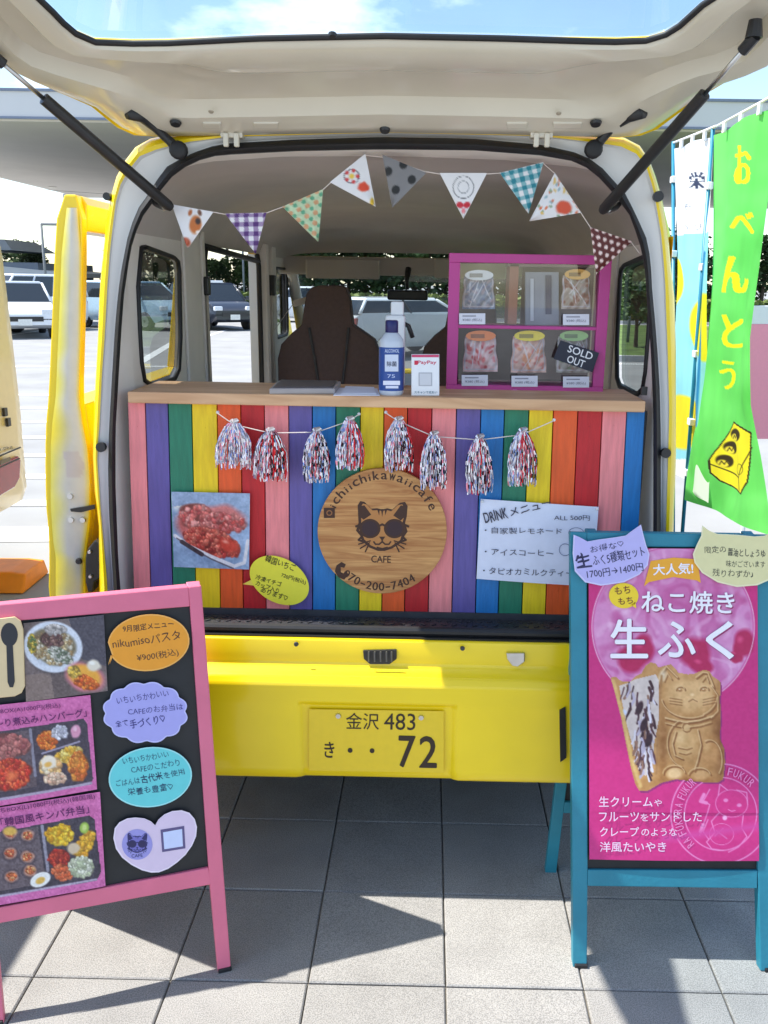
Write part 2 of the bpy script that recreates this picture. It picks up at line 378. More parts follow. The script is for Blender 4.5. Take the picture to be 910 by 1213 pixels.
b = MB(); b.box((31, 19.3, .03), (60, .15, .13)); b.build('kerb', KERB)['kind'] = 'structure'
b = MB(); b.box((0, 39.3, .03), (120, .2, .13)); b.build('kerb', KERB)['kind'] = 'structure'
sheet('grass_bank', [(-90, 39.4), (90, 39.4), (90, 43.2), (-90, 43.2)], -.02, GR)

# ================================================================== VAN
AL = math.radians(1.5)
B = Plane((0, 2.13, 1.2), (0, -math.cos(AL), math.sin(AL)))
XC = -.09
van = thing('kei_van', 'yellow kei van with its tailgate raised over a rainbow counter', 'van', (XC, 3.8, 0))
def resamp(p, n):
    p = np.array(p, float); d = np.r_[0, np.cumsum(np.linalg.norm(np.diff(p, axis=0), axis=1))]; t = np.linspace(0, d[-1], n)
    return np.stack([np.interp(t, d, p[:, k]) for k in range(p.shape[1])], 1)
OUT = [(119, 790), (118, 700), (117, 620), (112, 580), (110, 540), (112, 470), (116, 400), (118, 343), (122, 299), (126, 262), (131, 234), (137, 211), (147, 192), (158, 176), (174, 165), (200, 160), (270, 157), (455, 152), (640, 155), (720, 160), (746, 164), (759, 173), (772, 193), (782, 226), (790, 265), (795, 315), (799, 348), (801, 414), (801, 488), (801, 538), (798, 629), (795, 790)]
YW = [(132, 790), (127, 690), (119, 600), (115, 540), (118, 500), (121, 440), (124, 400), (127, 343), (130, 300), (133, 273), (138, 234), (144, 215), (154, 199), (163, 186), (182, 178), (215, 169), (270, 162), (455, 157), (640, 161), (700, 168), (740, 174), (759, 185), (769, 204), (777, 239), (784, 282), (788, 331), (789, 365), (791, 414), (793, 488), (791, 563), (789, 629), (785, 790)]
SO = [(138, 790), (134.6, 698), (129, 605), (128, 555), (129, 509), (133, 440), (136, 390), (139.6, 349), (144, 317), (151, 282), (161, 250), (174, 233), (183, 217), (198, 197), (221, 184), (241, 176), (262, 170), (350, 165), (455, 162), (560, 164), (640, 171), (680, 180), (696, 186), (713, 198), (729, 216), (741, 229), (754, 255), (766, 282), (771, 307), (773, 348), (775, 365), (779, 414), (782, 464), (783, 513), (783, 629), (780, 790)]
SI = [(149, 790), (143, 701), (140, 660), (137, 577), (137, 509), (141, 440), (144, 390), (147, 349), (153, 308), (158, 282), (170, 255), (184, 236), (195, 219), (209, 204), (232, 191), (258, 184), (350, 179), (455, 177), (560, 178), (640, 184), (680, 191), (696, 199), (713, 213), (729, 232), (746, 255), (757, 285), (764, 315), (766, 348), (771, 414), (774, 488), (774, 563), (774, 629), (770, 790)]
N = 90
def ring(px, off): return [B.pt(x, y, off) for x, y in resamp(px, N)]
def mid(a, b_, t, off):
    A, C_ = resamp(a, N), resamp(b_, N); return [B.pt(*(A[i]*(1-t)+C_[i]*t), off) for i in range(N)]
zr0 = float(B.pt(119, 790)[2]); zr1 = float(B.pt(149, 790)[2])
hullsec = [(-.785, zr0), (-.79, .9), (-.79, 1.2), (-.775, 1.64), (-.74, 1.74), (-.67, 1.815), (-.55, 1.85), (-.35, 1.865), (XC, 1.87)]
def mirror(sec): return sec+[(2*XC-x, z) for x, z in sec[-2::-1]]
hs_full = resamp(mirror(hullsec), N)
# painted rear corner: yellow flange then white jamb
b = MB(); b.loft([[np.array((x, 2.3, z)) for x, z in hs_full], ring(OUT, -.035), mid(OUT, YW, .2, -.012), mid(OUT, YW, .6, -.002), ring(YW, -.004)], False)
autosmooth(b.build('rear_pillar_skin', YEL, van), 50)
b = MB(); b.loft([ring(YW, -.004), mid(YW, SO, .12, -.012), mid(YW, SO, .5, -.014), mid(YW, SO, .85, -.02), ring(SO, -.02)], False); autosmooth(b.build('door_jamb', WHITEP, van), 50)
b = MB(); b.loft([ring(SO, -.02), mid(SO, SI, .1, .004), mid(SO, SI, .5, .012), mid(SO, SI, .9, .004), ring(SI, -.03)], False); autosmooth(b.build('weatherstrip', RUB, van), 60)
insec = [(-.74, zr1), (-.74, 1.235), (-.74, 1.63), (-.715, 1.70), (-.65, 1.76), (-.54, 1.79), (-.35, 1.805), (XC, 1.81)]
ins_full = resamp(mirror(insec), N)
b = MB(); b.loft([ring(SI, -.03), [np.array((x, 2.235, z)) for x, z in ins_full]], False); autosmooth(b.build('opening_trim', TRIM, van), 50)
# walls with window bands
ZB0, ZB1 = 1.235, 1.63
LW = [(2.235, 2.29, 0), (2.29, 2.70, 1), (2.70, 2.98, 0), (2.98, 3.95, 2), (3.95, 4.32, 0), (4.32, 4.75, 1)]
RW = [(2.235, 2.29, 0), (2.29, 2.70, 1), (2.70, 3.10, 0), (3.10, 3.85, 1), (3.85, 4.32, 0), (4.32, 4.75, 1)]
xl, xr = -.74, 2*XC+.74
for X, HX, spans in ((xl, -.782, LW), (xr, 2*XC+.764, RW)):
    b = MB(); h = MB()
    for y0, y1, k in spans:
        if k != 2:
            b.add([(X, y0, .5), (X, y1, .5), (X, y1, ZB0), (X, y0, ZB0)], [(0, 1, 2, 3)])
            h.add([(HX, y0, .3), (HX, y1, .3), (HX, y1, ZB0), (HX, y0, ZB0)], [(0, 1, 2, 3)])
        if k == 0:
            b.add([(X, y0, ZB0), (X, y1, ZB0), (X, y1, ZB1), (X, y0, ZB1)], [(0, 1, 2, 3)])
            if y0 > 2.3 and y0 != 3.95: y0 += .11
            h.add([(HX, y0, ZB0), (HX, y1, ZB0), (HX, y1, ZB1+.01), (HX, y0, ZB1+.01)], [(0, 1, 2, 3)])
        if k == 2:   # doorway jambs
            for yy in (y0,): h.add([(X, yy, .45), (HX, yy, .45), (HX, yy, ZB1), (X, yy, ZB1)], [(0, 1, 2, 3)])
            h.add([(X, y0, .45), (HX, y0, .45), (HX, y1, .45), (X, y1, .45)], [(0, 1, 2, 3)])
    b.add([(X, 4.75, .5), (X, 5.3, .5), (X, 5.3, 1.03), (X, 4.75, 1.2)], [(0, 1, 2, 3)]); h.add([(HX, 4.75, .3), (HX, 5.42, .3), (HX, 5.42, 1.0), (HX, 4.75, ZB1)], [(0, 1, 2, 3)])
    b.build('side_trim', TRIM, van); h.build('side_panel', YEL, van)
# pillar ribs inside (moulded trim)
b = MB()
for X, sg in ((xl, 1), (xr, -1)):
    for y0, y1, t in ((2.73, 2.92, .010), (2.935, 2.972, .014), (3.98, 4.05, .03), (4.2, 4.3, .02)):
        if X == xr and y0 > 3.9: continue
        b = MB(); b.box((X+sg*t/2, (y0+y1)/2, 1.2), (t, y1-y0, .95)); b.build('pillar_trim', TRIM, van, bevel=.006)
# roof inside and outside
def roofsec(sec, zmin, n=41):
    s = [(x, z) for x, z in sec if z >= zmin]; return resamp(mirror(s), n)
b = MB(); st = []
for y, dz in ((2.235, 0), (2.32, .0), (2.36, -.012), (3.0, -.012), (3.04, -.028), (3.9, -.03), (4.3, -.07), (4.62, -.13), (4.66, -.2)):
    st.append([(x, y, 1.63+(z-1.63)*(1+dz*4.)) for x, z in roofsec(insec, 1.62)])
b.loft(st, False); autosmooth(b.build('headliner', HEAD, van), 60)
b = MB(); st = []
for y, k in ((2.3, 1), (3.0, 1.02), (4.2, .95), (4.55, .75), (4.75, .25)):
    st.append([(x, y, 1.64+(z-1.64)*k) for x, z in roofsec(hullsec, 1.63)])
b.loft(st, False); autosmooth(b.build('roof', YEL, van), 60)
b = MB(); b.add([(xl, 3.95, .45), (-.782, 3.95, .45), (-.782, 3.95, ZB1), (xl, 3.95, ZB1)], [(0, 1, 2, 3)]); b.build('front_jamb', WHITEP, van)
b = MB(); b.box((XC, 4.68, 1.60), (1.36, .05, .09)); b.build('windscreen_header', HEAD, van, bevel=.01)
b = MB(); b.box((XC, 3.5, .66), (1.5, 2.6, .05)); b.build('cabin_floor', cm('grey_floor_mat', (150, 148, 146), rough=.8, var=.1), van)
b = MB(); b.box((XC, 3.8, .34), (1.56, 3.1, .06)); b.build('underbody', DGREY, van)
for X, sg in ((xl, 1), (xr, -1)):
    b = MB(); b.tube([(X+sg*.03, 4.68, 1.6), (X+sg*.03, 4.95, 1.35), (X+sg*.03, 5.28, 1.02)], .03, 8); b.build('windscreen_pillar', TRIM, van, smooth=True)
b = MB(); b.add([(xl+.03, 4.70, 1.575), (xr-.03, 4.70, 1.575), (xr-.03, 5.31, 1.0), (xl+.03, 5.31, 1.0)], [(0, 1, 2, 3)]); b.build('windscreen', GLASS, van)
b = MB(); b.add([(xl, 4.85, .98), (xr, 4.85, .98), (xr, 5.3, 1.0), (xl, 5.3, 1.0), (xl, 4.85, .6), (xr, 4.85, .6)], [(0, 1, 2, 3), (0, 4, 5, 1)]); b.build('dashboard', DGREY, van)
b = MB(); b.box((XC, 5.4, .66), (1.6, .08, .72)); b.build('front_panel', YEL, van, bevel=.02)
# windows: frame polygon read on the wall plane
def side_window(X, HX, pts, gl=True, roundr=.05, bounds=None):
    sg = 1 if X < 0 else -1
    z0, z1 = ZB0, ZB1; y0, y1 = bounds
    P = [(y, z) for y, z in pts]
    outer = [(y0, z0), (y1, z0), (y1, z1), (y0, z1)]
    V = [Vector((0, a, c_)) for a, c_ in outer]; H_ = [Vector((0, a, c_)) for a, c_ in P]
    tri = tessellate_polygon([V, H_]); allp = outer+P
    m = MB(); m.add([(X, a, c_) for a, c_ in allp], [tuple(t) for t in tri]); m.build('window_surround', TRIM, van)
    ym = (y0+y1)/2; P2 = [(min(a+(.105 if a > ym else .0), y1+.108), c_) for a, c_ in P]; outer2 = [(y0, z0), (y1+.11, z0), (y1+.11, z1+.01), (y0, z1+.01)]
    tri2 = tessellate_polygon([[Vector((0, a, c_)) for a, c_ in outer2], [Vector((0, a, c_)) for a, c_ in P2]])
    m = MB(); m.add([(HX, a, c_) for a, c_ in outer2+P2], [tuple(t) for t in tri2]); m.build('outer_surround', YEL, van)
    j = MB(); j.loft([[(X+sg*.002, a, c_) for a, c_ in P], [(HX, a, c_) for a, c_ in P2]], True); fr = j.build('window_frame', RUB, van)
    t = MB(); t.tube([(X+sg*.002, a, c_) for a, c_ in P+P[:2]], .007, 6, caps=False); t.build('gasket', RUB, fr, smooth=True)
    if gl: g = MB(); g.add([(X-sg*.012, a, c_) for a, c_ in P], [tuple(range(len(P)))]); g.build('pane', GLASS, fr)
def rrect(y0, y1, z0, z1, r=.05, n=5):
    o = []
    for cx_, cz_, a0 in ((y1-r, z1-r, 0), (y0+r, z1-r, 90), (y0+r, z0+r, 180), (y1-r, z0+r, 270)):
        for k in range(n): a = math.radians(a0+90*k/(n-1)); o.append((cx_+r*math.cos(a), cz_+r*math.sin(a)))
    return o
qw = PX(xl, 1)
qpx = [(166, 294), (172, 293), (205, 305), (210, 310), (213, 322), (213, 400), (211, 438), (206, 451), (192, 456), (178, 456), (170, 450), (165, 430), (162, 395), (162, 340)]
qp = [(float(p[1]), float(p[2])) for p in (qw.pt(x, y) for x, y in qpx)]
qp = [(min(max(y, 2.295), 2.695), min(max(z, ZB0+.004), ZB1-.004)) for y, z in qp]
side_window(xl, -.782, qp, bounds=(2.29, 2.70)); side_window(xr, 2*XC+.764, qp, bounds=(2.29, 2.70))
side_window(xr, 2*XC+.764, rrect(3.14, 3.81, 1.25, 1.60), bounds=(3.10, 3.85))
for X, HX in ((xl, -.782), (xr, 2*XC+.764)): side_window(X, HX, rrect(4.36, 4.72, 1.25, 1.58, .04), bounds=(4.32, 4.75))
# dark rubber down the doorway edges
b = MB()
for y in (2.988, 3.942): b.tube([(xl+.004, y, .5), (xl+.004, y, 1.58), (xl+.004, y+(.03 if y < 3.5 else -.03), 1.625)], .011, 8)
b.tube([(xl+.004, 2.99, 1.625), (xl+.004, 3.94, 1.6)], .011, 8); b.build('doorway_seal', RUB, van, smooth=True)

# seats, visors, mirror, belts
SP = PY(4.1)
spx = [(329, 500), (329, 425), (333, 408), (345, 395), (357, 385), (360, 365), (363, 348), (369, 340), (380, 338), (402, 338), (410, 341), (414, 352), (418, 385), (430, 393), (444, 403), (449, 418), (450, 500)]
for k, dx in enumerate((0, .655)):
    b = MB(); A = [SP.pt(x, y)+np.array((dx, 0, 0)) for x, y in spx]; A[0] = np.array((A[1][0], 4.1, .8)); A[-1] = np.array((A[-2][0], 4.1, .8))
    b.prism(A, (0, -1, 0), .11); o = b.build('seat_back', SEAT, van, bevel=.035); autosmooth(o, 30)
    st_ = MB()
    for q in ([(366, 388), (372, 420), (380, 470)], [(413, 388), (410, 420), (404, 470)]): st_.tube([SP.pt(x, y, .004)+np.array((dx, 0, 0)) for x, y in q], .006, 6)
    st_.build('seam', DGREY, o)
    c_ = MB(); cx_ = (A[1][0]+A[-2][0])/2; c_.box((cx_, 4.38, .9), (.44, .45, .14)); c_.build('seat_cushion', SEAT, van, bevel=.04)
for x0, x1 in ((362, 450), (515, 600)):
    p = PY(4.6); a = p.pt(x0, 306); c_ = p.pt(x1, 331); b = MB(); b.box(((a[0]+c_[0])/2, 4.6, (a[2]+c_[2])/2), (c_[0]-a[0], .022, a[2]-c_[2])); b.build('sun_visor', HEAD, van, bevel=.009)
p = PY(4.62); b = MB(); a = p.pt(459, 343); c_ = p.pt(507, 356); b.box(((a[0]+c_[0])/2, 4.62, (a[2]+c_[2])/2), (c_[0]-a[0], .03, a[2]-c_[2])); m_ = b.build('rear_view_mirror', BLK, van, bevel=.01)
b = MB(); b.tube([p.pt(483, 343), p.pt(482, 332), PY(4.66).pt(484, 318)], [.008, .012, .016], 8); b.build('mirror_stem', BLK, m_, smooth=True)
BELT = cm('seat_belt_webbing', (205, 196, 185), rough=.8)
b = MB()
def strap(mb, pts, wd=.045):
    for a, c_ in zip(pts[:-1], pts[1:]):
        a, c_ = np.array(a, float), np.array(c_, float); s = np.array((0, wd/2, 0)) if abs(c_[2]-a[2]) > abs(c_[1]-a[1]) else np.array((0, 0, wd/2)); mb.add([a-s, a+s, c_+s, c_-s], [(0, 1, 2, 3)])
strap(b, [(xl+.03, 4.12, 1.52), (xl+.035, 4.1, 1.2), (xl+.05, 4.08, .8)]); strap(b, [(xl+.035, 4.1, 1.3), (xl+.12, 4.14, 1.42), (xl+.22, 4.2, 1.45)], .03)
strap(b, [(xl+.02, 2.95, 1.50), (xl+.02, 2.96, .8)], .03); b.build('seat_belt', BELT, van)
b = MB(); b.box((xl+.03, 4.12, 1.5), (.03, .05, .09)); b.box((xl+.02, 2.95, 1.5), (.02, .03, .06)); b.box((xl+.02, 2.2, 1.2), (.012, .012, .03)); b.build('belt_anchor', BLK, van, bevel=.006)
p = PX(xr, -1)
b = MB(); a = B.pt(765, 463, -.03); b.box((a[0]-.004, a[1], a[2]), (.014, .01, .02)); b.build('rubber_stop', BLK, van)
# bolts on the jambs
for x, y in ((121, 529), (788, 536), (779, 233)):
    b = MB(); q = B.pt(x, y, .0); b.lathe((q[0], q[1], q[2]), [(.012, -.012), (.012, 0), (.007, .006)][::-1], 12, ax=1); b.build('rubber_buffer', BLK, van, smooth=False)
b = MB(); q = B.pt(132, 233, -.02); b.lathe((q[0]-.008, q[1], q[2]), [(.009, -.01), (.009, .01)], 12, ax=1); b.build('rubber_buffer', BLK, van)

# sill tread, bumper
zc = lambda py, y: float(PY(y).pt(455, py)[2])
SILL = mat('black_tread_plate', (.035, .035, .04), .45, var=.3, vs=120, bump=1.2, bs=160)
z_t = zc(731, 2.14)
b = MB(); b.box((XC, 2.09, z_t-.008), (1.42, .12, .012)); tr_ = b.build('sill_tread', SILL, van)
b = MB()
for i in range(54):
    for j in range(4): b.box((XC-.69+i*.026+(.013 if j % 2 else 0), 2.045+j*.026, z_t-.001), (.014, .006, .003), rz=.7 if (i+j) % 2 else -.7)
b.build('tread_pattern', SILL, tr_)['kind'] = 'stuff'
b = MB(); b.tube([(XC-.69, 2.032, zc(747, 2.03)), (XC+.69, 2.032, zc(747, 2.03))], .011, 10); b.box((XC, 2.03, zc(752, 2.03)-.006), (1.4, .03, .012)); b.build('sill_weatherstrip', RUB, van, smooth=False)
sec = [(2.05, zc(757, 2.03)), (2.005, zc(758, 2.005)), (2.0025, zc(761, 2.0025)), (2.003, zc(787, 2.003)), (1.998, zc(791, 1.998)), (1.972, zc(803, 1.972)), (1.962, zc(813, 1.962)), (1.962, zc(824, 1.962)), (1.962, zc(834, 1.962)), (1.962, zc(838, 1.962)), (1.963, zc(880, 1.963)), (1.964, zc(912, 1.964)), (1.966, zc(919, 1.965)), (1.975, zc(923, 1.975)), (2.03, zc(925, 2.02))]
xa, xb = float(PY(1.93).pt(352, 870)[0]), float(PY(1.93).pt(540, 870)[0])
b = MB(); rings = []
for x, rec in ((-.80, -1), (-.785, 0), (xa-.012, 0), (xa, .35), (xa+.01, 1), (xb-.01, 1), (xb, .35), (xb+.012, 0), (.605, 0), (.62, -1)):
    rg = []
    for i, (y, z) in enumerate(sec):
        yy = y
        if rec > 0 and i >= 9: yy += .013*rec
        if rec < 0: yy = 2.02+(y-2.02)*.5; z = z+(.5-z)*.03
        rg.append((x, yy, z))
    rings.append(rg)
b.loft(rings, False); o = b.build('rear_bumper', YEL, van); autosmooth(o, 28)
sub = o.modifiers.new('bevel', 'BEVEL'); sub.width = .004; sub.segments = 2; sub.limit_method = 'ANGLE'; sub.angle_limit = .5
bump = o
for X in (-.78, .565): b = MB(); b.box((X, 2.13, .48), (.02, .22, .34)); b.build('rear_skirt', YEL, van, bevel=.004)
b = MB(); b.box((XC, 2.16, .52), (1.40, .03, .36)); b.build('crossmember', DGREY, van)
# number plate
PL = Plane((0, 1.970, .5), (0, -1, .0))
b = MB(); b.prism([PL.flat(x, y, .003) for x, y in ((366, 839.5), (526, 842), (526, 915), (366, 912.5))], (0, -1, 0), .002, (236, 200, 32)); pl_ = b.build('number_plate', PRINTC, van, bevel=.001)
t = MB(); K = (48, 32, 20)
text(t, PL, '金沢', (410, 863), (449, 863.6), 19.5, K, .0042, .012); text(t, PL, '483', (455, 863.6), (492, 864.2), 19.5, K, .0042, .006)
text(t, PL, 'き', (384.5, 896.5), (396, 896.7), 18.5, K, .0042, .02); text(t, PL, '7', (472, 907.5), (491, 908), 36.5, K, .0042, .03); text(t, PL, '2', (497, 908), (517, 908.4), 36.5, K, .0042, .03)
for x, y in ((415, 888), (441, 888.4)): pflat(t, PL, ellpts(x, y, 2.9, 2.9, n=14), .0042, K)
t.build('lettering', PRINT, pl_)
t = MB()
for x, y in ((401, 847), (499, 849)):
    q = PL.flat(x, y, .006); t.lathe(tuple(q), [(.007, .004), (.006, -.002)], 12, ax=1)
t.build('plate_bolt', METAL, pl_)
# striker, clear lamp, plugs
p = PY(1.996)
b = MB(); q = [p.pt(x, y) for x, y in ((430, 771), (470, 770), (470, 781), (462, 787), (438, 787), (431, 781))]; b.prism(q, (0, -1, 0), .01); lt = b.build('latch_striker', BLK, van, bevel=.002)
for xx in (437, 444, 451, 458, 464): b = MB(); b.tube([p.pt(xx, 772, .009), p.pt(xx, 784, .009)], .0022, 6); b.build('striker_rib', cm('rib_grey', (88, 86, 84), rough=.4), lt)
b = MB(); q = [p.pt(x, y, .004) for x, y in ((600, 774), (622, 774), (622, 784), (614, 790), (607, 789), (601, 781))]; b.prism(q, (0, -1, 0), .01); b.build('plate_lamp', METAL, van, bevel=.002)
for x, y in ((351, 763), (548, 768)):
    b = MB(); q = p.pt(x, y, .003); b.lathe(tuple(q), [(.006, .0), (.005, -.004)], 12, ax=1); b.build('bumper_plug', DGREY, van)
b = MB(); q = [PY(1.957).pt(x, y, .001) for x, y in ((663, 842), (670, 838), (671, 898), (664, 903))]; b.prism(q, (0, -1, 0), .005); b.build('reflector_slot', BLK, van)

# sliding door, slid back along the left side
DP = PY(2.2)
dpx = [(230, 76, 90), (236, 68, 97), (300, 64, 98), (400, 60, 96), (470, 57, 94), (500, 54, 98), (530, 53, 104), (560, 53, 107), (600, 54, 107), (630, 57, 105), (660, 58, 101), (700, 57, 101)]
dz = [];
for y, a, c_ in dpx: P1, P2 = DP.pt(a, y), DP.pt(c_, y); dz.append((P1[2], P1[0], P2[0]))
dz.append((.40, dz[-1][1]+.01, dz[-1][2])); dz.sort()
dzz = np.array(dz); xo = lambda z: float(np.interp(z, dzz[:, 0], dzz[:, 1])); xi = lambda z: float(np.interp(z, dzz[:, 0], dzz[:, 2]))
door = MB()
def slab(y0, y1, z0, z1, n=8):
    rg = []
    for k in range(n+1):
        z = z0+(z1-z0)*k/n; rg.append([(xo(z), y0, z), (xi(z), y0, z), (xi(z), y1, z), (xo(z), y1, z)])
    door.loft(rg, True, True)
zt = dz[-1][0]; zw1 = float(DP.pt(110, 274)[2]); zw0 = float(DP.pt(110, 466)[2])
slab(2.2, 2.232, .40, zt, 24); slab(2.232, 3.42, .40, zw0-.03, 14); slab(2.232, 3.42, zw1, zt, 4); slab(3.24, 3.42, zw0-.03, zw1, 6)
dr = door.build('sliding_door', YEL, van, bevel=.004)
b = MB(); pe = [(82, 246), (92, 249), (96, 300), (95, 400), (93, 470), (97, 500), (103, 530), (106, 570), (105, 612), (101, 640), (98, 665), (98, 740), (76, 740), (76, 690), (74, 660), (68, 640), (64, 600), (63, 560), (66, 520), (73, 490), (75, 460), (76, 400), (78, 300)]
pe_l = [(246, 79), (300, 73), (400, 69), (470, 66), (500, 62), (530, 60), (600, 60), (640, 63), (660, 66), (740, 66)]; pe_r = [(246, 92), (300, 96), (400, 95), (470, 93), (500, 97), (530, 103), (570, 106), (612, 105), (640, 101), (665, 98), (740, 98)]
il = lambda y, L_: float(np.interp(y, [q[0] for q in L_], [q[1] for q in L_]))
c = Canvas((0, 246), (1, 246), (1, 740), (0, 740), 16, 160); c.X = np.array([[il(y, pe_l)*(1-a)+il(y, pe_r)*a for a in np.linspace(0, 1, 17)] for y in np.linspace(246, 740, 161)])
c.I[:] = (206, 203, 194); ov = np.clip(1-c.a*2.2+.28*np.sin(c.Y/31.)*np.exp(-((c.Y-560)/160)**2)*0+vnoise(c.X, c.Y, 24, 4)*.5, 0, 1); c.mixin(ov*.85, (214, 204, 66)); c.ell(60, 510, 26, 40, .2, (232, 208, 50), 1.1, .3, 4); c.ell(62, 684, 34, 34, .3, (234, 208, 46), 1.1, .3, 5); c.mixin(np.clip((c.a-.86)*7, 0, 1)*.7, (230, 204, 40)); c.poly([(76, 536), (92, 534), (101, 552), (96, 566), (78, 566)], (196, 186, 180)); c.noise(8, 14, 2)
c.build('door_edge_panel', lambda x, y, a, b_: PY(2.2).pt(x, y, .0025+.007*math.sin(math.pi*a)**.8), dr, m=PRINTC)
b = MB(); b.prism([PY(2.188).pt(x, y, .003) for x, y in ((83, 603), (84, 606), (96, 607), (112, 603), (112, 598), (96, 601))], (0, -1, 0), .006); b.build('catch_slot', BLK, dr)
for x, y in ((83, 588), (84, 616), (98, 616)):
    b = MB(); q = PY(2.188).pt(x, y); b.lathe(tuple(q), [(.008, .003), (.007, -.003)], 12, ax=1); b.build('door_bolt', METAL, dr)
b = MB(); q = PY(2.188).pt(93, 665); b.lathe(tuple(q), [(.009, .003), (.007, -.003)], 12, ax=1); b.build('door_plug', BLK, dr)
b = MB(); b.prism([PY(2.16).pt(x, y) for x, y in ((104, 650), (112, 640), (120, 644), (127, 655), (127, 678), (120, 684), (112, 690), (110, 702), (104, 702), (101, 690), (101, 660))], (0, -1, 0), .04); lk = b.build('door_roller', BLK, van, bevel=.004)
b = MB()
for x, y in ((106, 654), (107, 683)): q = PY(2.155).pt(x, y); b.lathe(tuple(q), [(.005, .003), (.004, -.003)], 10, ax=1)
b.build('roller_bolt', METAL, lk)

# ---------------- tailgate
TA = math.radians(22); TH = np.array((0, 2.135, 1.853))
T = Plane(TH, (0, -math.sin(TA), -math.cos(TA))); TD = np.array((0, -math.cos(TA), math.sin(TA)))
def uv(px, py): q = T.pt(px, py); return (float(q[0]), float(np.dot(q-TH, TD)))
def t3(u, v, off=0.): return TH+np.array((u, 0, 0))+TD*v+T.n*off
GLv = [uv(*p) for p in ((60, 12), (72, 25), (88, 39), (104, 48), (122, 52), (200, 51), (300, 46), (455, 43), (600, 46), (700, 49), (755, 50), (778, 46), (800, 36), (818, 20), (830, 8))]
gl_loop = GLv+[(.60-.02, .55), (.585, .66), (.55, .72), (.48, .745), (-.66, .745), (-.73, .72), (-.765, .66), (-.76, .55)]
OUv = [uv(*p) for p in ((0, 71), (30, 88), (76, 109), (106, 121), (136, 146), (152, 156), (170, 159), (300, 157), (455, 154), (620, 157), (735, 160), (753, 160), (779, 150), (804, 131), (854, 96), (910, 76))]
ou_loop = OUv+[(.70, .5), (.71, .9), (.68, 1.10), (.55, 1.17), (XC, 1.19), (-.73, 1.17), (-.86, 1.10), (-.89, .9), (-.885, .5)]
tcx, tcy = XC, .5
def polar(loop, n=120):
    out = []; L_ = loop
    for k in range(n):
        a = 2*math.pi*k/n; dx, dy = math.cos(a), math.sin(a); best = None
        for i in range(len(L_)):
            x0, y0 = L_[i][0]-tcx, L_[i][1]-tcy; x1, y1 = L_[(i+1) % len(L_)][0]-tcx, L_[(i+1) % len(L_)][1]-tcy
            den = dx*(y1-y0)-dy*(x1-x0)
            if abs(den) < 1e-9: continue
            t = (x0*(y1-y0)-y0*(x1-x0))/den; s_ = (x0*dy-y0*dx)/den
            if t > 0 and -1e-6 <= s_ <= 1+1e-6: best = t if best is None else max(best, t)
        out.append((tcx+dx*best, tcy+dy*best))
    return np.array(out)
G_, O_ = polar(gl_loop), polar(ou_loop)
def tring(t, off): q = G_*(1-t)+O_*t; return [t3(u, v, off) for u, v in q]
tg = MB()
prof = [(0, -.004), (.015, .006), (.05, .012), (.24, .016), (.30, .006), (.345, -.012), (.5, -.018), (.66, -.014), (.70, .0), (.735, .014), (.86, .018), (.955, .014), (.985, .004), (.995, -.004)]
tg.loft([tring(t, o_) for t, o_ in prof], True); tgo = tg.build('tailgate', CREAM, van); autosmooth(tgo, 40)
tg = MB(); tg.loft([tring(.975, -.002), tring(1.0, .006), tring(1.022, -.01), tring(1.01, -.035), tring(.7, -.04), tring(.3, -.028), tring(.03, -.012), tring(0, -.006)], True); autosmooth(tg.build('outer_skin', YEL, tgo), 50)
b = MB(); q = tring(-.004, -.0); b.tube(q+q[:2], .0065, 6, caps=False); b.build('glass_seal', RUB, tgo, smooth=True)
b = MB(); b.add(tring(0, -.009), [tuple(range(len(G_)))]); b.build('rear_window', glassm('tailgate_glass', (.80, .88, .93), .16), tgo)
b = MB()
for k in range(11):
    pass
for x, y, r in ((208, 145, .013), (706, 145, .013), (456, 153, .012), (394, 40, .008)):
    b = MB(); q = T.pt(x, y, .018); b.tube([q, q+T.n*.006], [r, r*.8], 14); b.build('tailgate_plug', BLK, tgo)
for x in (276, 641):
    b = MB(); q = T.pt(x, 156, .004); b.box((q[0], q[1]-.004, q[2]-.006), (.05, .03, .018)); b.box((q[0]-.012, q[1]-.02, q[2]-.02), (.012, .012, .03)); b.box((q[0]+.012, q[1]-.02, q[2]-.02), (.012, .012, .03)); b.build('hinge', CREAM, tgo, bevel=.003)
b = MB()
for x0, x1 in ((240, 262), (300, 330), (600, 625), (655, 690)):
    b.prism([T.pt(x, y, .019) for x, y in ((x0, 146), (x1, 146), (x1, 153), (x0, 153))], T.n, .006)
b.build('hinge_cover', CREAM, tgo, bevel=.003)
for q in ([(98, 99), (112, 107), (128, 116)], [(815, 98), (802, 106), (788, 116)]):
    b = MB(); b.tube([T.pt(x, y, .006) for x, y in q], .0025, 6); b.build('pressed_seam', cm('seam_shadow', (96, 88, 76)), tgo, smooth=True)
for x, y in ((250, 132), (662, 134)):
    b = MB(); q = T.pt(x, y, .0135); b.tube([q, q+T.n*.002], [.006, .005], 12); b.build('trim_clip', cm('clip_beige', (170, 160, 142)), tgo)
def pix(P):
    d = np.array(P)-CC; z = d@f0; return CX+F*(d@RR)/z, CY-F*(d@UU)/z
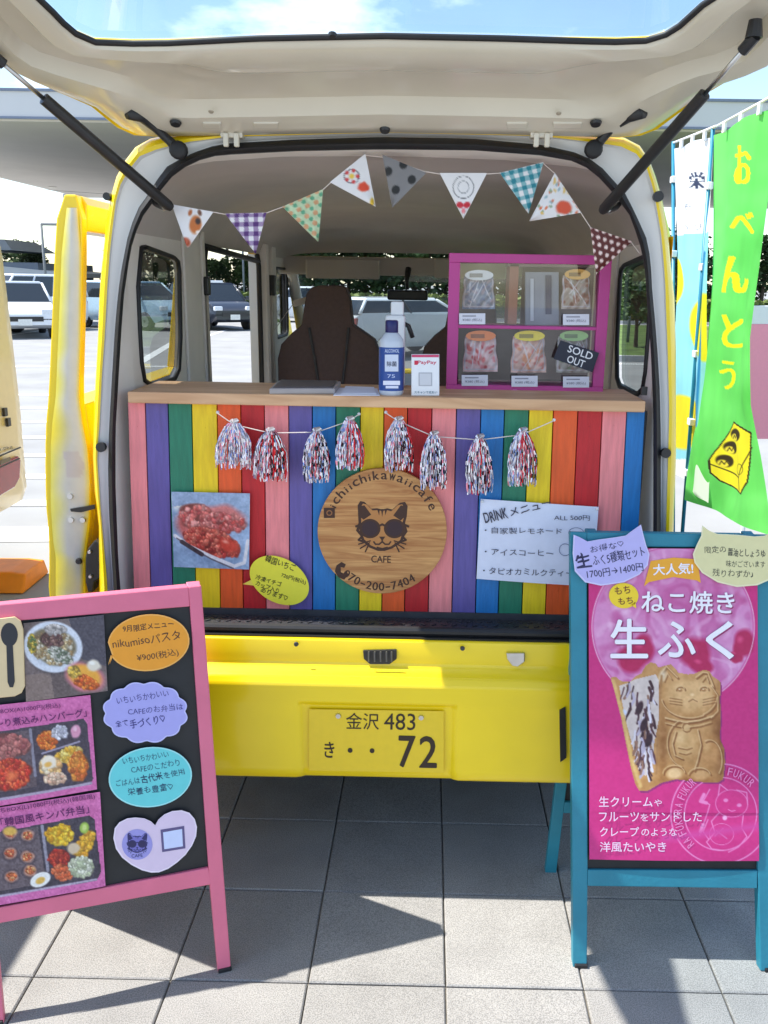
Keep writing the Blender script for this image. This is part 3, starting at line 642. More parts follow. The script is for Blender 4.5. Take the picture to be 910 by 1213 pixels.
for side, base, end, cut in (('l', (199, 243), (-12, 62), 52), ('r', (716, 247), (893, 45), 835)):
    P0 = B.pt(*base, .0); P1 = T.pt(*end, .03); ts_ = [k/200 for k in range(201)]
    tcut = min(ts_, key=lambda t: abs(pix(P0*(1-t)+P1*t)[0]-cut)); Pc = P0*(1-tcut)+P1*tcut
    P00 = P0+(P0-P1)/np.linalg.norm(P0-P1)*.01
    b = MB(); b.tube([P00, P0, Pc, Pc+(Pc-P0)*.003], [.009, .0125, .0125, .009], 14); so = b.build('gas_strut', BLK, van, smooth=True); autosmooth(so, 50)
    b = MB(); b.tube([Pc, P1], .0045, 10); b.build('strut_rod', METAL, so, smooth=True)
    b = MB(); b.tube([P1-np.array((0, 0, .0)), P1+np.array((0, 0, .03))], [.016, .012], 12); d_ = (P1-Pc)/np.linalg.norm(P1-Pc); b.tube([P1-d_*.03, P1+d_*.005], .011, 10); b.build('strut_socket', BLK, so)
    b = MB(); sx = 1 if side == 'l' else -1
    q = [B.pt(base[0]+sx*k_[0], base[1]+k_[1], k_[2]) for k_ in ((0, 0, 0), (-5, 3, -.01), (-14, -1, -.02), (-18, -6, -.025))]; b.tube(q, [.009, .008, .007, .006], 8); b.build('strut_bracket', METAL, so, smooth=True)
for pts in (((152, 134), (168, 139), (184, 152), (200, 166), (212, 178)), ((762, 133), (745, 139), (726, 151), (713, 165), (703, 177))):
    n_ = len(pts); q = [T.pt(x, y, .02)*(1-k/(n_-1))+B.pt(x, y, .02)*(k/(n_-1)) for k, (x, y) in enumerate(pts)]
    b = MB(); b.tube(q, [.013, .011, .009, .010, .013], 10); ho = b.build('hinge_arm', BLK, van, smooth=True)
    b = MB(); e = q[-1]; b.tube([e+np.array((0, .012, 0)), e+np.array((0, .004, 0)), e-np.array((0, .010, 0)), e-np.array((0, .014, 0))], [.014, .02, .02, .014], 14); b.build('buffer', RUB, ho, smooth=True)

# wheels under the van
for wx in (-.70, .52):
    for wy in (2.75, 4.95):
        b = MB(); b.lathe((wx, wy, .27), [(.20, -.07), (.27, -.06), (.275, 0), (.27, .06), (.20, .07)], 28, ax=0); wo = b.build('wheel', RUB, van, smooth=True); autosmooth(wo, 50)
        b = MB(); b.lathe((wx, wy, .27), [(.19, -.06), (.18, 0), (.19, .06)], 20, ax=0); b.build('rim', METAL, wo)
# ================================================================== COUNTER
FP = PY(2.15)
cnt = thing('serving_counter', 'rainbow plank counter under a light wood shelf across the back of the van', 'counter', (XC, 2.16, .7))
PC = {'pink': (240, 140, 142), 'purple': (100, 88, 158), 'green': (36, 126, 96), 'yellow': (246, 210, 26), 'orange': (236, 94, 36), 'red': (194, 30, 38), 'blue': (26, 118, 188)}
edges = [151, 172, 199, 227, 257, 285, 313, 342, 370, 398, 427, 455, 483, 512, 541, 570, 598, 627, 656, 685, 714, 743, 765]
names = 'pink purple green yellow orange red pink purple blue green yellow orange red pink purple blue green yellow orange red pink blue'.split()
def plankmat(k):
    return mat('plank_paint_'+k, lin(PC[k]), .5, var=.13, vs=11, bump=.35, bs=60, stretch=(9, 1, 1))
for i, k in enumerate(names):
    x0, x1 = edges[i], edges[i+1]; s0, s1 = [.030-(x-172)*1.45e-4 for x in (x0, x1)]; g = .55
    yt = 476+.016*(x0-150)*.8; yb = 729+.016*(x0-180); dzz_ = random.uniform(-.0008, .0008)
    q = [FP.flat(x0+g, yt, dzz_), FP.flat(x1-g, yt, dzz_), FP.flat(x1-g+s1*250, yb, dzz_), FP.flat(x0+g+s0*250, yb, dzz_)]
    b = MB(); b.prism(q, (0, -1, 0), .012); o = b.build('plank', plankmat(k), cnt, bevel=.0012)
    b = MB(); xm = (x0+x1)/2
    for py in (506, 700): qq = FP.flat(xm+((py-480)*(s0+s1)/2), py+random.uniform(-2, 2), dzz_); b.lathe((qq[0], qq[1], qq[2]), [(.0028, .001), (.0024, -.0008)], 8, ax=1)
    b.build('screw_head', plankmat(k), o)['kind'] = 'stuff'
b = MB(); b.box((XC-.005, 2.185, .96), (1.27, .03, .53)); b.build('backing_board', DGREY, cnt)
def woodmat(nm, c1, c2, sc=(1, 8, 8), vs=3.):
    m = bpy.data.materials.new(nm); m.use_nodes = True; n = m.node_tree.nodes; l = m.node_tree.links.new; b = n['Principled BSDF']; b.inputs['Roughness'].default_value = .55
    t = n.new('ShaderNodeTexCoord'); mpn = n.new('ShaderNodeMapping'); mpn.inputs['Scale'].default_value = sc; l(t.outputs['Object'], mpn.inputs['Vector'])
    z = n.new('ShaderNodeTexNoise'); z.inputs['Scale'].default_value = vs; z.inputs['Detail'].default_value = 6; z.inputs['Distortion'].default_value = 1.2; l(mpn.outputs['Vector'], z.inputs['Vector'])
    r = n.new('ShaderNodeValToRGB'); e = r.color_ramp.elements; e[0].position = .35; e[1].position = .66; e[0].color = (*lin(c1), 1); e[1].color = (*lin(c2), 1); l(z.outputs['Fac'], r.inputs['Fac']); l(r.outputs['Color'], b.inputs['Base Color'])
    MATS[nm] = m; return m
PINE = woodmat('pine', (196, 150, 110), (226, 184, 142)); BAM = woodmat('bamboo', (172, 112, 60), (214, 160, 98), (2.5, 8, 30), 2.2)
zt1 = float(PY(2.12).pt(455, 469.5)[2]); zt0 = float(PY(2.12).pt(455, 483)[2]); xa_ = float(PY(2.12).pt(151, 470)[0]); xb_ = float(PY(2.12).pt(765, 480)[0])
b = MB(); b.box(((xa_+xb_)/2, 2.245, (zt0+zt1)/2), (xb_-xa_, .25, zt1-zt0)); b.build('shelf_board', PINE, cnt, bevel=.003)
CT = zt1; CTP = PZ(CT)

# ---- wooden round sign
SG = PY(2.135)
sg = thing('round_sign', 'round bamboo sign with a burnt cat face in sunglasses and lettering', 'sign', SG.pt(453, 628))
b = MB(); b.prism([SG.flat(x, y, .004) for x, y in ellpts(453, 628.5, 76.5, 74, n=64)], (0, -1, 0), .012); b.build('disc', BAM, sg, bevel=.0015)
t = MB(); BR = (62, 30, 14); o_ = .0048
def arc_text(mb, pl, s, cx, cy, r, a0, a1, h, col, bold=.02, inside=False, off=.0048, wd=None):
    n = len(s); w_ = []
    for ch in s: v, f, a = glyphs(ch, bold); w_.append(.55 if ch not in 'il1I' else .34)
    tot = sum(w_); acc = 0
    for ch, ww in zip(s, w_):
        am = math.radians(a0+(a1-a0)*(acc+ww/2)/tot); acc += ww; arc = abs(math.radians(a1-a0))*r*ww/tot*.78
        hh = h*(1.0 if ch in 'hklbdf0123456789#t' or ch.isupper() else .72) if ch != '-' else h*.16
        rr = r+(h*.35 if ch == '-' else 0)*(-1 if inside else 1)
        px, py = cx+rr*math.cos(am), cy+rr*math.sin(am)
        tx, ty = (-math.sin(am), math.cos(am)) if not inside else (math.sin(am), -math.cos(am))
        nx_, ny_ = (math.cos(am), math.sin(am)) if not inside else (-math.cos(am), -math.sin(am))
        v, f, a = glyphs(ch, 0.); arc = min(arc, hh*a*1.25)+bold*h*.0
        if not len(v): continue
        for kk, ex in enumerate((0, -bold*h*.7, bold*h*.7)):
            vs = [pl.flat(px+tx*((x-.5)*arc+ex)+nx_*y*hh, py+ty*((x-.5)*arc+ex)+ny_*y*hh, off-.00004*kk) for x, y in v]; mb.add(vs, f, col)
arc_text(t, SG, 'ichiichikawaiicafe', 453, 628.5, 61, 204, 338, 10.5, BR, .03)
arc_text(t, SG, '070-200-7404', 453, 628.5, 70.5, 133, 55, 9.5, BR, .04, inside=True)
pflat(t, SG, [(384, 601), (397, 601), (397, 613), (384, 613)], .0050, BR); pflat(t, SG, ellpts(390.5, 607, 3.6, 3.4, n=16), .0052, (150, 95, 50)); pflat(t, SG, ellpts(390.5, 607, 2.2, 2.1, n=14), .0054, BR)
pflat(t, SG, [(399, 669), (405, 665), (410, 668), (408, 672), (404, 671), (404, 677), (408, 679), (411, 676), (413, 680), (408, 686), (401, 683), (397, 676)], .005, BR)
t.build('lettering', PRINT, sg)
def cat_face(mb, pl, cx, cy, s, K, F_, off, glasses=(50, 24, 34)):
    P = lambda x, y: (cx+x*s, cy+y*s)
    head = [(-29, -31), (-26, -36), (-21, -35), (-13, -27), (-6, -27.5), (0, -26), (6, -27.5), (12, -26), (21, -34), (27, -35), (30, -30), (29, -18), (27, -10), (30, 0), (26, 6), (24, 12), (12, 20), (3, 23), (-5, 23), (-15, 19), (-24, 11), (-26, 5), (-31, -1), (-28, -10)]
    pflat(mb, pl, [P(*q) for q in head], off, K)
    pflat(mb, pl, [P(x*.88, y*.9-.6) for x, y in head], off+.00012, F_)
    for q in ([(-27, -30), (-21, -31), (-13, -20), (-22, -14), (-26, -17)], [(27, -30), (22, -31), (13, -19), (22, -13), (26, -17)]): pflat(mb, pl, [P(*z) for z in q], off+.00024, K)
    for q in ([(-6, -26), (-3, -26), (-3.5, -19)], [(-1.5, -26.5), (1.5, -26.5), (0, -17)], [(3, -26), (6, -26), (3.5, -19)]): pflat(mb, pl, [P(*z) for z in q], off+.00024, K)
    for sx in (-1, 1):
        pflat(mb, pl, [P(sx*14.5+x, -3.5+y) for x, y in ellpts(0, 0, 12.5, 11.5, n=24)], off+.00036, K); pflat(mb, pl, [P(sx*14.5+x, -3.5+y) for x, y in ellpts(0, 0, 9.6, 8.8, n=22)], off+.00048, glasses)
        stroke(mb, pl, [P(sx*24, -9), P(sx*31, -6)], 2.6*s, off+.0005, K)
        for k, (dx, dy) in enumerate(((28, 15), (26, 20), (20, 24))): stroke(mb, pl, [P(sx*(14+k), 11+k*2.2), P(sx*dx, dy)], 1.5*s, off+.0005+k*1e-4, K)
        stroke(mb, pl, [P(0, 12), P(sx*3.5, 15), P(sx*8, 15), P(sx*10, 12)], 1.8*s, off+.0006, K)
        stroke(mb, pl, [P(sx*25, 7), P(sx*28, 10), P(sx*22, 12)], 2.4*s, off+.0006, K)
    stroke(mb, pl, [P(-5, -6), P(0, -8.5), P(5, -6)], 2.6*s, off+.00055, K)
    pflat(mb, pl, [P(-3.6, 6), P(3.6, 6), P(1.2, 9.6), P(-1.2, 9.6)], off+.00065, K); stroke(mb, pl, [P(0, 9), P(0, 12.5)], 1.8*s, off+.0007, K)
    stroke(mb, pl, [P(-6, 19), P(0, 20.5), P(6, 19)], 2.2*s, off+.0007, K)
t = MB(); cat_face(t, SG, 453, 629, 1.0, BR, (184, 124, 66), .0047); text(t, SG, 'CAFE', (440, 665.5), (463, 666), 8, BR, .0048, .03); t.build('cat_emblem', PRINT, sg)

# ---- photo sheet
PP = PY(2.14)
ph = thing('food_photo', 'printed photo of red fruit dessert pinned on the left planks', 'photo', PP.pt(250, 628))
c = Canvas((203.5, 582), (296.5, 584), (295.5, 674), (206.5, 671), 110, 110, (140, 165, 195))
c.noise(30, 14, 3); c.noise(20, 5, 4)
for k in range(24): g_ = rng.random(4); c.ell(208+g_[0]*85, 584+g_[1]*26, 7+g_[2]*8, 4+g_[3]*5, g_[0]*3, (190+g_[3]*50, 205+g_[3]*30, 220), .7, .4, k)
c.poly([(204, 600), (230, 596), (296, 620), (296, 585), (204, 582)], (150, 172, 200)); c.noise(24, 8, 9)
c.ell(262, 612, 36, 17, .12, (205, 120, 115), .35, .3, 3); c.ell(228, 620, 24, 24, .3, (200, 105, 100), .3, .3, 4)
c.food(235, 612, 24, 16, .2, [(214, 110, 100), (196, 80, 78), (226, 150, 140)], 60, 5, 1); c.food(268, 618, 26, 12, .15, [(210, 100, 96), (224, 140, 130), (190, 70, 64)], 50, 5, 2)
c.food(252, 642, 38, 17, .3, [(190, 66, 54), (210, 88, 70), (170, 50, 44), (224, 116, 94)], 120, 5, 5, 30); c.ell(272, 645, 15, 10, .35, (200, 62, 44), .5, .2, 7); c.ell(268, 641, 6, 3, .3, (240, 150, 130), .8)
c.line([(208, 634), (225, 646), (250, 658), (278, 670), (290, 666), (294, 640)], 4, (222, 222, 226)); c.line([(210, 637), (250, 661), (277, 673)], 1.6, (96, 90, 100))
c.line([(216, 641), (240, 656)], 5, (60, 48, 56)); c.ell(224, 664, 18, 8, .2, (150, 178, 206), .6, .3, 3); c.noise(18, 3, 8); c.noise(14, 1.6, 12)
c.build('photo_sheet', lambda x, y, a, b_: PP.flat(x, y, .004+.003*math.sin(a*3.1)*math.sin(b_*3)), ph)
PIN = cm('clear_pin', (225, 228, 232), rough=.2)
def pins(pl, pts, parent, off=.005):
    for x, y in pts:
        b = MB(); q = pl.flat(x, y, off); b.lathe(tuple(q), [(.004, .0), (.004, -.003), (.002, -.006)], 10, ax=1); b.build('pin', PIN, parent)
# ---- yellow speech bubble
sb = thing('speech_bubble_card', 'small yellow speech bubble card stuck beside the food photo', 'card', PP.pt(331, 686))
b = MB(); el = ellpts(331.5, 686.5, 37.5, 26, .52, n=44); 
b.prism([PP.flat(x, y, .007) for x, y in el], (0, -1, 0), .0012, (236, 228, 60)); pflat(b, PP, [(288, 691), (302, 684), (304, 693)], .0066, (238, 214, 80))
b.build('card', PRINT, sb)
t = MB(); KK = (58, 52, 16)
for s_, p0, p1, h_ in (('韓国いちご', (314, 664), (349, 676), 8.5), ('720円(税込)', (333, 683), (362, 692), 6), ('冷凍イチゴ', (303, 685), (333, 694), 6), ('カップ入り', (303, 692), (330, 702), 6), ('あります♡', (309, 700), (340, 711), 6.5)):
    text(t, PP, s_, p0, p1, h_, KK, .0078, .02, wob=.05)
t.build('handwriting', PRINT, sb)
# ---- drink menu
dm = thing('drink_menu', 'white handwritten drink menu sheet pinned to the right planks', 'menu', PP.pt(637, 640))
c = Canvas((569.5, 590.5), (709, 600), (702, 694), (564.5, 685), 30, 24, (222, 226, 244)); c.noise(8, 12, 3)
c.build('paper', lambda x, y, a, b_: PP.flat(x, y,   .004+.0028*math.sin(a*3.1)*(.4+b_)), dm, m=PRINT)
t = MB(); K = (52, 52, 74)
for s_, p0, p1, h_, bo in (('DRINK', (575, 619), (602, 612), 12, .03), ('メニュー', (605, 611), (653, 598), 9, .02), ('ALL 500円', (656, 615.5), (698, 615.5), 6, .0), ('・自家製レモネード', (574, 631), (665, 632), 7.5, .01), ('・アイスコーヒー', (574, 656), (655, 658), 7, .01), ('・タピオカミルクティー', (572, 679), (678, 682), 8, .01)):
    text(t, PP, s_, p0, p1, h_, K, .0088, bo, wob=.06)
for q in (ellpts(682, 630, 9, 6, n=18), ellpts(669, 650, 7, 7, n=18)): stroke(t, PP, q+[q[0]], .8, .0088, (120, 130, 160))
t.build('handwriting', PRINT, dm)
pins(PP, [(571, 593), (707, 602)], dm, .006)

# ---- tassel garlands
FOILC = [(206, 200, 208), (176, 174, 190), (232, 226, 232), (140, 134, 152), (222, 140, 160), (120, 140, 196), (214, 206, 216)]
TP = PY(2.115)
def tassel(parent, x, y, w_, h_, redd, spk, seed):
    g = random.Random(seed); b = MB(); nst = 110
    b.tube([TP.pt(x-3, y-3), TP.pt(x, y, .004), TP.pt(x+5, y-4)], [.006, .011, .005], 7, (206, 202, 208))
    for i in range(nst):
        fx = g.uniform(-1, 1); L_ = h_*g.uniform(.78, 1.0); px0 = x+fx*w_*.16; pxe = x+fx*w_*.5+g.uniform(-1, 1); dep = g.uniform(-.012, .014); wst = g.uniform(.7, 1.5)/490/2
        red = (g.random() < redd*.55 and fx > -.2) or g.random() < redd*.15
        rows = []; nseg = 12
        for k in range(nseg+1):
            t_ = k/nseg; bow = math.sin(t_*3.14)*w_*.10*fx; xx = px0+(pxe-px0)*t_**.7+bow*1.3+g.uniform(-.7, .7); yy = y+L_*t_
            q = TP.pt(xx, yy, .012+dep*t_*1.2); tw = g.uniform(-.6, .6); rows.append((q+np.array((wst*math.cos(tw), wst*math.sin(tw), 0)), q-np.array((wst*math.cos(tw), wst*math.sin(tw), 0))))
        for k in range(nseg):
            col = (190, 28, 36) if red else FOILC[g.randrange(len(FOILC))]
            if spk and g.random() < spk*(.4+.6*(fx > 0)): col = (26, 24, 32) if g.random() < .75 else (242, 240, 244)
            b.add([rows[k][0], rows[k][1], rows[k+1][1], rows[k+1][0]], [(0, 1, 2, 3)], col)
    o = b.build('tassel', FOIL, parent, fixn=None); return o
STR = cm('white_string', (226, 214, 206), rough=.8)
for nm, lab, pts, ts_ in (('tassel_garland', 'left garland of four metallic tassels above the food photo', [(257, 489), (277, 503), (320, 513), (375, 512), (413, 499), (425, 491)], [(277, 501, 40, 56, .02, 0), (320, 511, 38, 60, .5, .35), (375, 511, 30, 62, .12, .4), (414, 498, 32, 60, .5, .12)]), ('tassel_garland', 'right garland of four metallic tassels above the drink menu', [(457, 489), (472, 499), (514, 517), (568, 521), (618, 515), (657, 498)], [(472, 498, 32, 62, .35, .35), (514, 515, 30, 66, .35, .45), (568, 519, 30, 68, .4, .35), (619, 511, 32, 66, .45, .2)])):
    gt = thing(nm, lab, 'garland', TP.pt(*pts[0]), 'tassel garlands hung on the rainbow planks')
    b = MB(); b.tube([TP.pt(x, y) for x, y in pts], .0012, 6); b.build('string', STR, gt)
    for i, a in enumerate(ts_): tassel(gt, *a, seed=int(a[0]))
    pins(TP, [pts[0], pts[-1]], gt, -.01)

# ---- bunting
BP = Plane((0, 2.19, 1.7), (0, -1, 0))
bt = thing('bunting', 'string of nine patterned triangular flags hung across the van opening', 'bunting', BP.pt(475, 200))
bpth = [(196, 236), (205, 243), (252, 251), (268, 254), (316, 252), (335, 245), (382, 225), (391, 217), (433, 184), (453, 186), (503, 203), (521, 206), (577, 206), (592, 205), (643, 193), (657, 205), (687, 250), (700, 270), (748, 287), (758, 300)]
b = MB(); b.tube([BP.pt(x, y) for x, y in bpth], .0011, 6); b.build('string', STR, bt)
def flag(pts, paint, label, base=(232, 230, 232)):
    (x0, y0), (x1, y1), (x2, y2) = pts; n_ = 34
    c = Canvas((x0, y0), (x1, y1), (x2+.3, y2), (x2-.3, y2), n_, n_, base); paint(c); sx = random.uniform(-1, 1)
    c.build('flag', lambda x, y, a, b_: BP.flat(x, y, .003+.006*math.sin(a*3.1+sx)*(.3+b_)), bt, label=label)
def uvof(c, pts):
    A = np.array(pts[0], float); e1 = np.array(pts[1], float)-A; e1n = e1/np.linalg.norm(e1); e2 = np.array([-e1n[1], e1n[0]]); dx, dy = c.X-A[0], c.Y-A[1]; return dx*e1n[0]+dy*e1n[1], dx*e2[0]+dy*e2[1]
def gingham(pts, col, p=6.):
    def f(c):
        u, v = uvof(c, pts); a = (np.sin(u*math.pi/p) > 0)*.5+(np.sin(v*math.pi/p) > 0)*.5; c.mixin(a, col)
    return f
def dots(pts, col, p, r):
    def f(c):
        u, v = uvof(c, pts); row = np.round(v/p); uu = u-(row % 2)*p/2; d = np.hypot(uu-np.round(uu/p)*p, v-row*p); c.mixin((r-d)/.8+.5, col)
    return f
f1 = [(204, 242), (253, 251), (223, 293)]
def paint1(c):
    c.ell(232, 266, 8, 13, .1, (196, 110, 50), .3, .2, 2); c.ell(226, 252, 3, 5, .3, (180, 96, 44), .5); c.ell(237, 252, 3, 5, -.3, (110, 70, 50), .5); c.ell(235, 262, 4, 5, 0, (60, 44, 44), .5); c.ell(235, 275, 4, 3, 0, (240, 232, 224), .5); c.ell(221, 287, 6, 7, 0, (190, 90, 60), .4); c.ell(216, 283, 3, 3, 0, (60, 34, 30), .4)
flag(f1, paint1, 'white flag with an orange brown patch')
f2 = [(267, 253), (316, 252), (303, 300)]; flag(f2, gingham(f2, (84, 40, 112), 5.6), 'purple and white gingham flag')
f3 = [(335, 245), (383, 224), (377, 286)]
def p3_(c): dots(f3, (206, 152, 110), 11, 3)(c); dots([(x+5, y+3) for x, y in f3], (90, 160, 124), 11, 2.6)(c); c.noise(24, 3, 4)
flag(f3, p3_, 'pale green flag with small rosettes', (186, 206, 168))
f4 = [(391, 216), (433, 182), (445, 245)]
def p4_(c):
    c.ell(417, 209, 10, 9, 0, (60, 60, 70), .3, ring=.22); c.ell(417, 209, 4, 4, 0, (240, 200, 70), .5)
    for k in range(5): c.ell(417+7*math.cos(k*1.257), 209+7*math.sin(k*1.257), 3, 3, 0, (210, 60, 60), .5)
    c.ell(431, 222, 8, 7, .3, (222, 74, 44), .35, .3, 3); c.ell(441, 240, 3, 7, 0, (230, 190, 60), .5)
flag(f4, p4_, 'white flag with a red flower print')
f5 = [(453, 183), (505, 205), (465, 246)]
def p5_(c):
    for x, y in ((460, 203), (478, 195), (488, 213), (469, 225)): c.ell(x, y, 5.5, 6, .2, (22, 22, 24), .25)
flag(f5, p5_, 'grey flag with large black spots', (128, 126, 128))
f6 = [(521, 205), (577, 205), (549, 259)]
def p6_(c):
    c.ell(549, 222, 13, 14, 0, (70, 70, 76), .3, ring=.12); c.ell(549, 222, 7, 8, 0, (120, 120, 128), .4, ring=.2); c.ell(545, 243, 5, 4, .4, (200, 30, 50), .3); c.ell(553, 243, 5, 4, -.4, (200, 30, 50), .3); c.ell(549, 250, 3, 4, 0, (236, 130, 140), .5)
flag(f6, p6_, 'white flag with grey rings above a red heart')
f7 = [(592, 205), (644, 192), (626, 253)]; flag(f7, gingham(f7, (24, 128, 144), 5.4), 'teal and white gingham flag')
f8 = [(657, 205), (688, 252), (627, 262)]
def p8_(c):
    g = np.random.default_rng(3)
    for k in range(46): q = g.random(3); c.ell(630+q[0]*56, 208+q[1]*52, 3.2, 2, q[2]*3, [(220, 120, 80), (150, 170, 140), (225, 190, 110), (150, 180, 190)][k % 4], .5)
    c.ell(668, 246, 11, 9, .1, (216, 82, 52), .3, .25, 4)
flag(f8, p8_, 'white flag with an orange flower print')
f9 = [(699, 269), (749, 286), (706, 325)]; flag(f9, dots(f9, (240, 214, 206), 8.4, 2.4), 'brown flag with white dots', (92, 26, 22))

# ---- things on the shelf
def tomz(x, y): return CTP.pt(x, y)
tr = thing('tray', 'flat silver tray lying on the left of the wooden shelf', 'tray', CTP.pt(360, 466))
a_, b_, c_, d_ = CTP.pt(319, 467), CTP.pt(397, 467), CTP.pt(404, 458), CTP.pt(330, 457)
b = MB(); q = [p+np.array((0, 0, .014)) for p in (a_, b_, c_, d_)]; b.prism(q, (0, 0, 1), .014); b.build('body', cm('tray_grey', (168, 160, 158), rough=.5), tr, bevel=.003)
b = MB(); cc_ = sum(q)/4; b.prism([cc_+(p-cc_)*.9+np.array((0, 0, .003)) for p in q], (0, 0, 1), .003); b.build('lid', cm('tray_dark', (96, 90, 92), rough=.35), tr, bevel=.002)
pp = thing('paper_sheets', 'white paper sheets lying on the shelf between tray and blue bottle', 'paper', CTP.pt(424, 466))
for k, ((x0, x1), rz) in enumerate((((395, 450), 0.), ((404, 446), .06))):
    b = MB(); q = [CTP.pt(x, y)+np.array((0, rz*i*.05, .002+.003*k)) for i, (x, y) in enumerate(((x0, 469), (x1, 469), (x1-3, 461), (x0+5, 460)))]; b.prism(q, (0, 0, 1), .0015); b.build('sheet', PAPER, pp)
# sanitiser bottle
bp_ = CTP.pt(463.5, 467); sc = 1/455.
bo = thing('sanitiser_bottle', 'blue labelled sanitiser bottle with dark blue cap on the shelf', 'bottle', bp_)
x, y, z = bp_; R_ = 14.6*sc*.93
b = MB(); b.lathe((x, y, z), [(R_*.92, 0), (R_, .006), (R_, 56*sc), (R_*.93, 60*sc), (R_*.6, 66*sc), (R_*.45, 68*sc)], 28); autosmooth(b.build('body', cm('bottle_white', (200, 208, 220), rough=.25), bo), 50)
b = MB(); b.lathe((x, y, z), [(R_+.0006, 5*sc), (R_+.0006, 52*sc)], 28, (32, 74, 150)); autosmooth(b.build('label', PRINTC, bo), 50)
b = MB(); b.lathe((x, y, z), [(.0145, 67*sc), (.0155, 68*sc), (.0155, 79*sc), (.013, 80.5*sc)], 20); autosmooth(b.build('cap', cm('cap_navy', (22, 26, 92), rough=.35), bo), 50)
t = MB(); yb = y-R_-.0013; bpP = PY(yb)
def bx_(mb, x0, y0, x1, y1, col, off=0.): pflat(mb, bpP, [(x0, y0), (x1, y0), (x1, y1), (x0, y1)], off, col)
bx_(t, 456, 420, 472, 440, (206, 214, 232)); text(t, bpP, '除菌', (458.5, 434), (470, 434), 6, (50, 54, 80), .0006, .02); text(t, bpP, 'ALCOHOL', (456, 417.5), (473, 417.5), 4, (200, 214, 240), .0006, .03)
text(t, bpP, '75', (459, 447.5), (468, 447.5), 4, (190, 204, 240), .0006, .02); bx_(t, 454, 451, 474, 456, (226, 228, 244)); bx_(t, 457, 457, 472, 460, (220, 224, 244)); t.build('label_print', PRINT, bo)
# white dispenser behind
dp = CTP.pt(469, 461); dp[1] = 2.33; dp[2] = CT
di = thing('white_dispenser', 'white pump dispenser standing behind the blue bottle', 'dispenser', dp)
k_ = PY(2.33); tz = lambda py: float(k_.pt(468, py)[2]); wx_ = lambda px: float(k_.pt(px, 400)[0])
b = MB(); b.box(((wx_(457)+wx_(480))/2, 2.33, (CT+tz(373))/2), (wx_(480)-wx_(457), .045, tz(373)-CT)); b.build('body', WHITE, di, bevel=.006)
b = MB(); b.box(((wx_(463)+wx_(478))/2, 2.33, (tz(373)+tz(357))/2), (wx_(478)-wx_(463), .03, tz(357)-tz(373))); b.build('pump_head', WHITE, di, bevel=.004)
b = MB(); b.tube([k_.pt(478, 383), k_.pt(484, 386), k_.pt(489, 400)], .006, 8); b.build('spout', BLK, di, smooth=True)
# payment card stand
cs = CTP.pt(504.5, 469); CSP = PY(float(cs[1]))
ca = thing('payment_card_stand', 'small white card stand with pink top strip beside the pink case', 'sign', cs)
def rc(mb, pl, x0, y0, x1, y1, off, col, th=None): pflat(mb, pl, [(x0, y0), (x1, y0), (x1, y1), (x0, y1)], off, col, th)
b = MB(); rc(b, CSP, 487.5, 419.5, 520.5, 468.5, .003, (232, 234, 238), .008); o = b.build('card', PRINTC, ca, bevel=.0008)
t = MB(); rc(t, CSP, 488, 420, 520, 423, .0036, (206, 66, 110)); text(t, CSP, 'PayPay', (495, 432), (517, 432), 5, (206, 50, 90), .0036, .04); rc(t, CSP, 491, 427, 495, 432, .0036, (206, 40, 70)); rc(t, CSP, 496, 441, 512, 457, .0036, (176, 178, 186)); rc(t, CSP, 497.2, 442.2, 510.8, 455.8, .0040, (206, 208, 214)); text(t, CSP, 'スキャンで支払い', (491, 466), (518, 466), 3.2, (60, 110, 130), .0036, .02)
t.build('print', PRINT, ca)

# ---- pink display case
DC = 2.30; DPf = PY(DC)
dc = thing('display_case', 'pink framed acrylic display case on the right end of the shelf', 'display case', DPf.pt(624, 470))
PINKC = cm('pink_paint', (190, 66, 142), rough=.5, var=.05, vs=15, bump=.2)
X = lambda px: float(DPf.pt(px, 400)[0]); Zc = lambda py: float(DPf.pt(624, py)[2])
ZB_, ZT_ = CT+.002, Zc(301)
def fbar(n, x0, y0, x1, y1, d=.02, z0=0., yo=0.):
    b = MB(); b.box(((X(x0)+X(x1))/2, DC+d/2+yo, (Zc(y0)+Zc(y1))/2), (X(x1)-X(x0), d, abs(Zc(y0)-Zc(y1)))); return b.build(n, PINKC, dc, bevel=.0015)
fbar('frame_bar', 530, 301, 719, 312, .02); fbar('frame_bar', 530, 457, 719, 470.5, .02); fbar('frame_bar', 530, 312, 543, 457, .019); fbar('frame_bar', 706, 312, 719, 457, .019); fbar('frame_bar', 543, 386, 706, 390, .14)
b = MB(); b.box(((X(530)+X(719))/2, DC+.09, Zc(306)+.004), (X(719)-X(530)-.004, .14, .008)); b.build('case_top', PINKC, dc)
for x_ in (533, 716): b = MB(); b.box((X(x_), DC+.09, (ZB_+ZT_)/2), (.006, .14, ZT_-ZB_-.02)); b.build('case_side', PINKC, dc)
b = MB(); b.box(((X(530)+X(719))/2, DC+.09, ZB_+.004), (X(719)-X(530)-.01, .14, .006)); b.build('case_base', PINKC, dc)
WDB = cm('brown_divider', (150, 96, 74), rough=.6)
b = MB(); b.box((X(607), DC+.075, (Zc(312)+Zc(386))/2), (.022, .11, Zc(312)-Zc(386)-.004)); b.build('divider', WDB, dc)
b = MB(); b.box(((X(600)+X(706))/2, DC+.07, Zc(314)), (X(706)-X(600), .10, .006)); b.box((X(665), DC+.12, (Zc(312)+Zc(457))/2), (X(706)-X(618), .004, Zc(312)-Zc(457)-.01)); b.build('rear_panel', cm('smoky_back', (120, 100, 96), rough=.4), dc)
